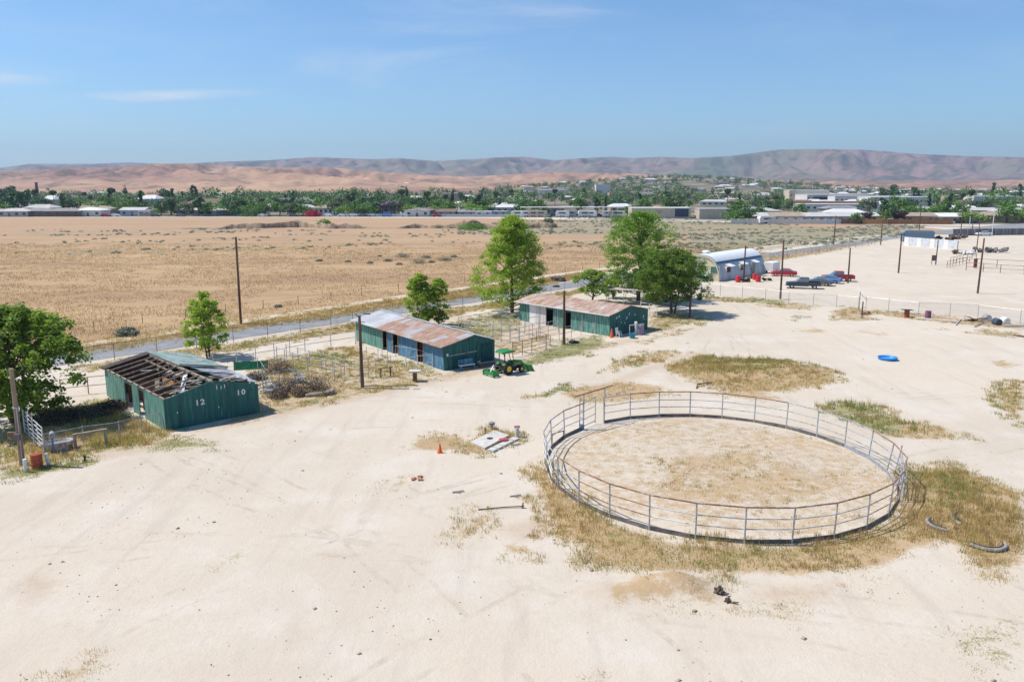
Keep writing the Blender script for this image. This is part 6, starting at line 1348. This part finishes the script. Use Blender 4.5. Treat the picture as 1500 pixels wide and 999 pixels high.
# cream warehouses with faded red lettering marks
wa = house(*PXY(965, 386), 27, 12, 4.6, 0, 0, 2, 'long cream warehouse with faded red lettering beside the parked trailers', None, cat='warehouse', name='warehouse', detail=False)
for r_, (w_, z) in enumerate(((3.4, 3.3), (2.0, 2.5))):
    b = MB()
    for i in range(int(w_/.34)):
        xx_ = -.9-w_/2+i*.36; b.box((xx_, -6.03, z), (.07, .05, .5)); b.box((xx_+.13, -6.03, z+(.2 if i % 3 else -.2)), (.2, .05, .08)); 
        if i % 2: b.box((xx_+.22, -6.035, z), (.06, .05, .45))
    b.build('lettering', BRED, wa)
MB().box((9.4, -6.05, 2.6), (6.2, .1, 3.6)).build('dark_panel', simple('navy_panel', (.06, .08, .13)), wa)
wb = house(*PXY(1043, 378), 14, 10, 4.4, 0, 0, 1, 'smaller cream warehouse right of the long one', None, cat='warehouse', name='warehouse', detail=False); MB().box((5.9, -5.05, 2.2), (2, .1, 4.2)).build('dark_door', simple('grey_door', (.2, .2, .22)), wb)
# carports with caravans
for i, (p0, p1) in enumerate(((762, 850), (853, 915))):
    x0, x1 = GD(p0, 396), GD(p1, 396); t = thing('carport', ('left' if not i else 'right')+' half of the long white caravan carport at the field edge', 'carport', ((x0+x1)/2, 398, 0), 0, 'long carports over the caravans')
    L = x1-x0; MB().box((0, 0, 4.5), (L, 6, .25)).build('roof', HR[2], t); n = 6
    for k in range(n+1): MB().box((-L/2+.2+(L-.4)*k/n, -2.6, 2.2), (.2, .2, 4.5)).build('post', PIPE, t)
def caravan(px, Y, w, wi, label, rz=0):
    x, y = PXY(px, Y); t = thing('caravan', label, 'caravan', (x, y, 0), rz, 'caravans parked under and beside the carports'); m = [WHITE, HW[0], HW[4]][wi]
    MB().prism([(-w/2, .5), (w/2, .5), (w/2+.25, 1.5), (w/2, 2.9), (-w/2+.4, 3.0), (-w/2, 2.4)], -1.1, 1.1).build('body', m, t); MB().box((0, -1.12, 2.0), (w*.5, .05, .6)).build('window', GLASS, t)
    for s in (-.6, .6): MB().lathe((s, -1.15, .38), [(.02, 0), (.38, 0), (.38, .2), (.02, .2)], 12, 'Y').build('wheel', RUBBER, t)
cl = ['leftmost white caravan at the field edge', 'white caravan second from the left end', 'pale caravan by the first carport post', 'cream caravan under the left carport', 'white caravan with long window under the left carport', 'grey caravan in the middle of the left carport', 'white caravan right of the grey one', 'short white caravan near the right end of the left carport', 'white caravan at the gap between carports', 'cream caravan under the right carport', 'last white caravan near the dark green tree shaped bush', 'white caravan behind the block wall near the spreading trees']
for i, (px, w, wi) in enumerate([(758, 6, 0), (770, 5, 0), (781, 5, 1), (792, 6, 1), (824, 6.5, 0), (836, 5, 2), (856, 6, 0), (866, 5, 0), (890, 5, 0), (899, 6, 1), (908, 4.5, 0), (1122, 7, 0)]):
    caravan(px, 393.5 if px < 1000 else 329, w, wi, cl[i], random.uniform(-.3, .3))
# parked cars seen under the carport / along the tree edge: small but countable
carmesh = MB().prism([(-2.2, .3), (2.2, .3), (2.2, .8), (1.2, .95), (.6, 1.4), (-1.0, 1.42), (-1.7, .95), (-2.2, .9)], -.85, .85)
cm = [carmesh.mesh('body', m) for m in (WCAR, NAVY, GREYC, SUNRED, BLUEC)]; cn = ['white', 'dark blue', 'grey', 'red', 'light blue']
wm = MB()
for a in (-1.4, 1.4):
    for s in (-1, 1): wm.lathe((a, s*.8-.1, .32), [(.02, 0), (.32, 0), (.32, .2), (.02, .2)], 10, 'Y')
wmm = wm.mesh('wheels', RUBBER)
for i, (px, Y, k) in enumerate([(385, 398, 0), (430, 398, 2), (480, 399, 0), (502, 398, 0), (517, 399, 0), (532, 398, 2), (546, 399, 0), (566, 398, 4), (595, 398, 0), (640, 396, 3), (812, 398, 1), (846, 399, 1), (876, 399, 1), (155, 398, 3), (168, 399, 0), (228, 399, 2), (265, 399, 2), (1400, 333, 1), (1389, 330, 0), (1421, 332, 2)]):
    x, y = PXY(px, Y); t = thing('parked_car', '%s car %s' % (cn[k], ['at the tree edge left of the red flowering bush', 'just right of the red flowering bush', 'first of the white cars under the centre trees', 'second of the white cars under the centre trees', 'third of the white cars under the centre trees', 'between white cars under the centre trees', 'near the lilac tree foot', 'parked under the lilac tree', 'right of the lilac tree on the verge', 'before the brown roofed shed row', 'under the left carport', 'at the right end of the left carport', 'under the right carport', 'right of the bright white roof at far left', 'beside the red one at far left', 'near the round bush on the far verge', 'alone on the far verge of the left field', 'in the drive of the grey roofed house', 'beside the dark blue one by the street', 'near the largest tan roofed house'][i]), 'car', (x, y, 0), random.uniform(-.4, .4), 'small parked cars along the town edge')
    link('body', cm[k], t); link('wheels', wmm, t)
# red flowering bush, white walls, wooden fences
bush('flowering_bush', 'bright red flowering bush at the town edge left of centre', 'bush', *PXY(458, 399), 4.8, 3.4, leaf_mat('red_flowers', (.25, .01, .03), (.5, .03, .09)), 900, .35, 91, twigs=False)
def wall(name, label, p0, Y0, p1, Y1, h, m, cat='wall', n=8, th=.2):
    a = Vector((GD(p0, Y0), Y0, 0)); c = Vector((GD(p1, Y1), Y1, 0)); d = c-a; t = thing(name, label, cat, tuple(a), math.atan2(d.y, d.x)); L = d.length
    for i in range(n): MB().box((L*(i+.5)/n, 0, h/2), (L/n-.1, th, h)).build('panel', m, t)
    for i in range(n+1): MB().box((L*i/n, -.05, h/2+.08), (.3, th+.15, h+.2)).build('post', m, t)
wall('block_wall', 'long pale block wall below the right hand town houses', 1071, 328, 1232, 328, 1.9, HW[1], n=14); wall('wooden_fence', 'brown wooden fence right of the pale block wall', 1232, 327, 1262, 327, 1.9, WOODF, 'fence', 4); wall('wooden_fence', 'orange new wooden fence section left of the purple leaved tree', 1262, 327, 1300, 327, 1.9, simple('new_orange_boards', (.50, .28, .12)), 'fence', 5)
wall('wooden_fence', 'long brown wooden fence before the pink walled house', 1300, 326, 1395, 324, 1.9, WOODF, 'fence', 10); wall('wooden_fence', 'dark brown fence along the left town houses', 0, 396, 118, 396, 1.8, simple('dark_brown_boards', (.11, .08, .07)), 'fence', 14)
wall('block_wall', 'low pale wall along the centre left verge', 520, 400, 750, 398, 1.2, HW[1], n=16); wall('block_wall', 'low brown wall left of the round verge bush', 205, 402, 230, 402, 1.6, HW[3], n=3)
# chimney stack and water tanks
x, y = PXY(55, 1000); t = thing('brick_chimney', 'tall dark brick chimney stack above the far left trees', 'chimney', (x, y, tz(x, y))); MB().lathe((0, 0, 0), [(2.2, 0), (1.5, 15.5)], 8).build('stack', simple('brick_dark', (.16, .07, .05)), t); MB().lathe((0, 0, 15.4), [(1.9, 0), (1.9, .8), (1.4, 1.2)], 8).build('cap', simple('brick_dark_cap', (.13, .06, .05)), t)
for px, r_, l in ((596, 9, 'left white water tank on the brown foothill'), (618, 9.5, 'right white water tank on the brown foothill')):
    Y = 1900; x = GD(px, Y); t = thing('water_tank', l, 'water tank', (x, Y, 8.5), 0, 'white water tanks on the foothill'); MB().lathe((0, 0, 0), [(r_, 0), (r_, 6.5)], 20).build('tank', WHITE, t); MB().lathe((0, 0, 6.5), [(r_+.2, 0), (r_*.5, 1.4), (.2, 1.8)], 20).build('roof', WHITE, t)
# ---- random houses of the town
q_ = random.Random(20)
zone = lambda px: 'far left' if px < 300 else 'centre left' if px < 650 else 'centre' if px < 950 else 'centre right' if px < 1200 else 'right hand'
hm = {}
hbody = MB().box((0, 0, .5), (1, 1, 1)); hroof = MB().add([(-.55, -.56, 1), (.55, -.56, 1), (.55, .56, 1), (-.55, .56, 1), (-.3, 0, 1.45), (.3, 0, 1.45), (-.55, -.56, .96), (.55, -.56, .96), (.55, .56, .96), (-.55, .56, .96)], [(0, 1, 5, 4), (2, 3, 4, 5), (1, 2, 5), (3, 0, 4), (6, 7, 1, 0), (7, 8, 2, 1), (8, 9, 3, 2), (9, 6, 0, 3), (9, 8, 7, 6)])
hwin = [MB().box((a, -.505, .55), (.1, .02, .35)) for a in (-.34, -.12, .12, .34)]
bm_ = [hbody.mesh('wall', m) for m in HW]; rm_ = [hroof.mesh('roof', m) for m in HR]; wi_ = [h.mesh('window', GLASS) for h in hwin]
cnt = 0
while cnt < 292:
    px = q_.uniform(-40, 1540) if cnt % 3 else q_.uniform(1050, 1540); Y = 415+q_.random()**1.15*(1350 if px > 760 else 560)
    if px > 1050: Y -= 60*q_.random()
    x, y = PXY(px, Y)
    if any(math.hypot(x-a, y-b) < c+7 for a, b, c in BLD): continue
    w = q_.uniform(10, 18)*(1.5 if q_.random() < .12 else 1); d = q_.uniform(8, 12); h = q_.uniform(2.8, 3.6)*(1.6 if q_.random() < .1 else 1); wi, ri = q_.choice([0, 0, 1, 1, 1, 3, 4, 5, 2]), q_.choice([0, 1, 1, 2, 2, 2, 3, 4, 5])
    t = thing('house', '%s walled house with %s roof among the %s town trees%s' % (wn[wi], rnm[ri], zone(px), '' if Y < 700 else ', far'), 'house', (x, y, tz(x, y)-.2), q_.uniform(-.5, .5), 'houses scattered through the town trees')
    link('wall', bm_[wi], t, sc=(w, d, h)); link('roof', rm_[ri], t, sc=(w, d, h))
    if Y < 800:
        for wm_ in wi_: link('window', wm_, t, sc=(w, d, h))
    BLD.append((x, y, w*.6)); cnt += 1
# ---- trees: 290 individuals nearest, then a wood
spec = [(1084, 337, 8.5, 6), (1094, 334, 7.5, 1), (1072, 336, 7.0, 6), (1253, 326, 5.5, 0), (1268, 333, 5.5, 8), (1317, 330, 6.2, 8), (1308, 333, 5.8, 8), (1298, 332, 6.0, 0), (1290, 345, 7.5, 2), (1310, 352, 8.5, 2), (1333, 350, 8, 0), (1385, 355, 9.5, 3), (1378, 350, 8.5, 0), (1420, 332, 7.5, 2), (1405, 352, 9.5, 0), (1497, 338, 9.5, 2), (1390, 420, 13, 4), (1340, 640, 15, 3), (1308, 700, 17, 3), (1295, 690, 15, 1), (1453, 650, 19, 4), (1492, 600, 18, 4), (1420, 430, 14, 7), (1408, 440, 12, 7), (1360, 470, 12, 4),
        (573, 404, 9, 9), (590, 406, 8.5, 5), (93, 409, 13, 4), (252, 410, 10, 3), (254, 500, 15, 4), (330, 430, 10, 0), (345, 408, 8.5, 6), (410, 404, 8, 0), (425, 404, 7.5, 1), (560, 404, 9, 1), (540, 404, 9, 6), (520, 404, 9.5, 0), (503, 406, 8, 2), (600, 404, 8.5, 2), (640, 408, 8, 2), (660, 408, 8.5, 0), (685, 410, 9, 2), (700, 409, 8.5, 2), (388, 405, 7, 5), (357, 420, 9, 3), (283, 600, 17, 4), (288, 605, 16, 4), (12, 620, 15, 3), (20, 625, 16, 3), (5, 600, 14, 3)]
N1 = 0
def far_label(k, px, Y): return '%s tree in the %s town%s' % (TK[k][2], zone(px), ', at its near edge' if Y < 460 else ', in its front blocks' if Y < 620 else ', further back')
for px, Y, h, k in spec:
    x, y = PXY(px, Y); place_tree(x, y, h*.86, k, far_label(k, px, Y), 1); N1 += 1
r2 = random.Random(77); small = []
tries = 0
while N1 < 285 and tries < 9000:
    tries += 1
    px = r2.uniform(-60, 1560); dens = np.interp(px, [0, 250, 700, 760, 950, 1060, 1500], [1, 1, 1, .35, .35, .35, .4])
    if r2.random() > dens: continue
    Y0 = town_front(GD(px, 400)); Y = Y0+r2.random()**1.7*190+(14 if 700 < px < 1060 else 0)
    x, y = PXY(px, Y)
    if any(math.hypot(x-a, y-b) < c*.8 for a, b, c in BLD[:60]): continue
    k = r2.choice([0, 0, 0, 1, 1, 2, 3, 4, 5, 6, 6, 7]); h = r2.uniform(6, 9.5)*(1.35 if k in (3, 4, 7) else 1)
    place_tree(x, y, h, k, far_label(k, px, Y), r2.uniform(.85, 1.2)); N1 += 1
def wood(name, n, y0, y1, label, nq, px0=-60, px1=1560, pw=1.3):
    r = np.random.default_rng(n); px = r.uniform(px0, px1, n); Y = y0+r.random(n)**pw*(y1-y0)
    x = (px-750)/CF*(Y*math.cos(CP)+CH*math.sin(CP)); keep = fbm(x*.012, Y*.006, 3)-.12*((px > 1000)*(Y < 1300))-.05*(px > 750) > .37; keep &= (Y < np.interp(px, [0, 700, 780, 1150, 1250, 1500], [950, 1000, 2200, 2200, 1500, 1400])*r.uniform(.9, 1.05, n)); x, Y = x[keep], Y[keep]; m = len(x)
    ok = np.ones(m, bool)
    for a, b, c in BLD: ok &= np.hypot(x-a, Y-b) > c*.75
    x, Y = x[ok], Y[ok]; m = len(x)
    h = r.uniform(5, 9.5, m)*np.where(r.random(m) < .1, 1.5, 1); Z = terrain(x, Y); K = m*nq; kind = r.random(m)
    g = r.normal(0, 1, (K, 3)); g /= np.linalg.norm(g, axis=1)[:, None]; R_ = np.repeat(h*np.where(kind < .12, .16, .48), nq)
    c = np.stack([np.repeat(x, nq), np.repeat(Y, nq), np.repeat(Z+h*.55, nq)], 1)+g*(r.random(K)**.4)[:, None]*np.stack([R_, R_, np.repeat(h*.42, nq)], 1)
    tint = np.clip(np.repeat(r.random(m), nq)*.7+r.random(K)*.3, 0, 1)
    for j, mi in enumerate((0, 1, 3)):
        sel = np.repeat(r.integers(0, 3, m) == j, nq) if False else (np.repeat(np.arange(m) % 3 == j, nq))
        nm = name[j]; tag(link(nm, quads(c[sel], np.repeat(h*.075, nq)[sel], nm, FAR_LEAF[mi], (g*.7+np.array([0, 0, .5]))[sel], tint[sel], .8)), label[j], 'trees', kind='stuff')
wood(('green_wood', 'dark_wood', 'olive_wood'), 7600, 470, 2000, ('mass of green trees filling the far town and its hill', 'mass of dark trees filling the far town and its hill', 'mass of grey olive trees filling the far town and its hill'), 70)
# scattered scrub trees on the foothills handled by material; hilltop masts
x, y = 0, 0
# ------------------------------------------------------------------ sky, sun, air, camera
SUN_EL, SUN_AZ = 57, R(-90-7)          # azimuth measured from +Y towards +X: the sun stands left, slightly behind the scene
ts = Vector((-math.cos(R(57))*.992, math.cos(R(57))*.12, math.sin(R(57))))
w = bpy.data.worlds.new('World'); bpy.context.scene.world = w; w.use_nodes = True
t = NT(w.node_tree)
sky = t.n('ShaderNodeTexSky', _sky_type='NISHITA'); sky.sun_disc = False; sky.sun_elevation = R(SUN_EL); sky.sun_rotation = math.atan2(ts.x, ts.y); sky.altitude = 300; sky.air_density = 1.0; sky.dust_density = .6; sky.ozone_density = 2.2
tc = t.n('ShaderNodeTexCoord').outputs['Generated']; sp = t.n('ShaderNodeSeparateXYZ', Vector=tc)
u = t.math('DIVIDE', sp.outputs[0], t.math('MAXIMUM', sp.outputs[1], .05)); v = t.math('DIVIDE', sp.outputs[2], t.math('MAXIMUM', sp.outputs[1], .05))
uv = t.n('ShaderNodeCombineXYZ', X=u, Y=v).outputs[0]
def blobm(cu, cv, su, sv, rot=0):
    m = t.mapping(uv, loc=(-cu, -cv, 0)); m = t.mapping(m, rot=(0, 0, rot)); m = t.mapping(m, sc=(1/su, 1/sv, 1))
    l = t.n('ShaderNodeVectorMath', _operation='LENGTH'); t.nt.links.new(m, l.inputs[0]); return t.step(l.outputs['Value'], 1, 0)
n1 = t.noise(t.mapping(uv, sc=(3, 26, 1), rot=(0, 0, .05)), 2.2, 6, .62, .6); n2 = t.noise(t.mapping(uv, sc=(2, 9, 1), rot=(0, 0, -.12)), 1.6, 6, .6, .5)
m1 = t.math('MULTIPLY', blobm((222-750)/1200, (268-149)/1200, .20, .0095, -.03), t.step(n1, .3, .6))
m2 = t.math('MULTIPLY', blobm((30-750)/1200, (268-120)/1200, .11, .02), t.step(n1, .35, .65))
m3 = t.math('MULTIPLY', blobm((130-750)/1200, (268-182)/1200, .045, .009), t.step(n1, .35, .65))
m4 = t.math('MULTIPLY', blobm((680-750)/1200, (268-75)/1200, .36, .075, -.12), t.step(n2, .42, .75))
m5 = t.math('MULTIPLY', t.step(n2, .45, .8), .3)
cl = t.math('ADD', t.math('ADD', t.math('MULTIPLY', m1, .8), t.math('MULTIPLY', m2, .5)), t.math('ADD', t.math('MULTIPLY', m3, .3), t.math('ADD', t.math('MULTIPLY', m4, .42), t.math('MULTIPLY', m5, .5))), clamp=True)
c = t.mix(1.0, sky.outputs[0], (.70, .95, 1.17), 'MULTIPLY')
c = t.mix(t.math('MULTIPLY', cl, t.step(sp.outputs[1], .1, .3)), c, (6.6, 7.0, 7.6))
bg = t.n('ShaderNodeBackground', Color=c, Strength=SKY_STR)
t.nt.links.new(bg.outputs[0], t.n('ShaderNodeOutputWorld').inputs[0])
l = bpy.data.lights.new('sun', 'SUN'); l.energy = SUN_STR; l.angle = R(.5); l.color = (1, .945, .86)
o = bpy.data.objects.new('sun', l); col.objects.link(o); o.rotation_euler = ts.to_track_quat('Z', 'Y').to_euler(); o.location = (-40, 20, 60)
# air
hm_, t = mat('air_haze'); pv = t.n('ShaderNodeVolumePrincipled', Color=(.62, .78, 1, 1), Density=HAZE, Anisotropy=.2)
t.nt.links.new(pv.outputs[0], t.n('ShaderNodeOutputMaterial').inputs[1])
hz = MB(); hz.box((0, 4750, 222), (18600, 10100, 450)); hz.v = [Vector((p.x, p.y, p.z)) for p in hz.v]
tag(hz.build('haze', hm_), 'thin blue haze filling the air towards the mountains', 'haze', kind='stuff')
cam = bpy.data.cameras.new('camera'); co_ = bpy.data.objects.new('camera', cam); col.objects.link(co_); bpy.context.scene.camera = co_
cam.sensor_width = 36; cam.lens = 36*CF/1500; cam.clip_end = 40000; cam.clip_start = .5
co_.location = (0, 0, CH); co_.rotation_euler = (math.pi/2-CP, 0, 0)
s = bpy.context.scene; s.view_settings.view_transform = 'Standard'; s.view_settings.look = 'None'; s.view_settings.gamma = 1; s.view_settings.exposure = EXPO
s.render.engine = 'CYCLES'; s.cycles.max_bounces = 5; s.cycles.volume_bounces = 0; s.cycles.transparent_max_bounces = 12
s.cycles.use_denoising = True
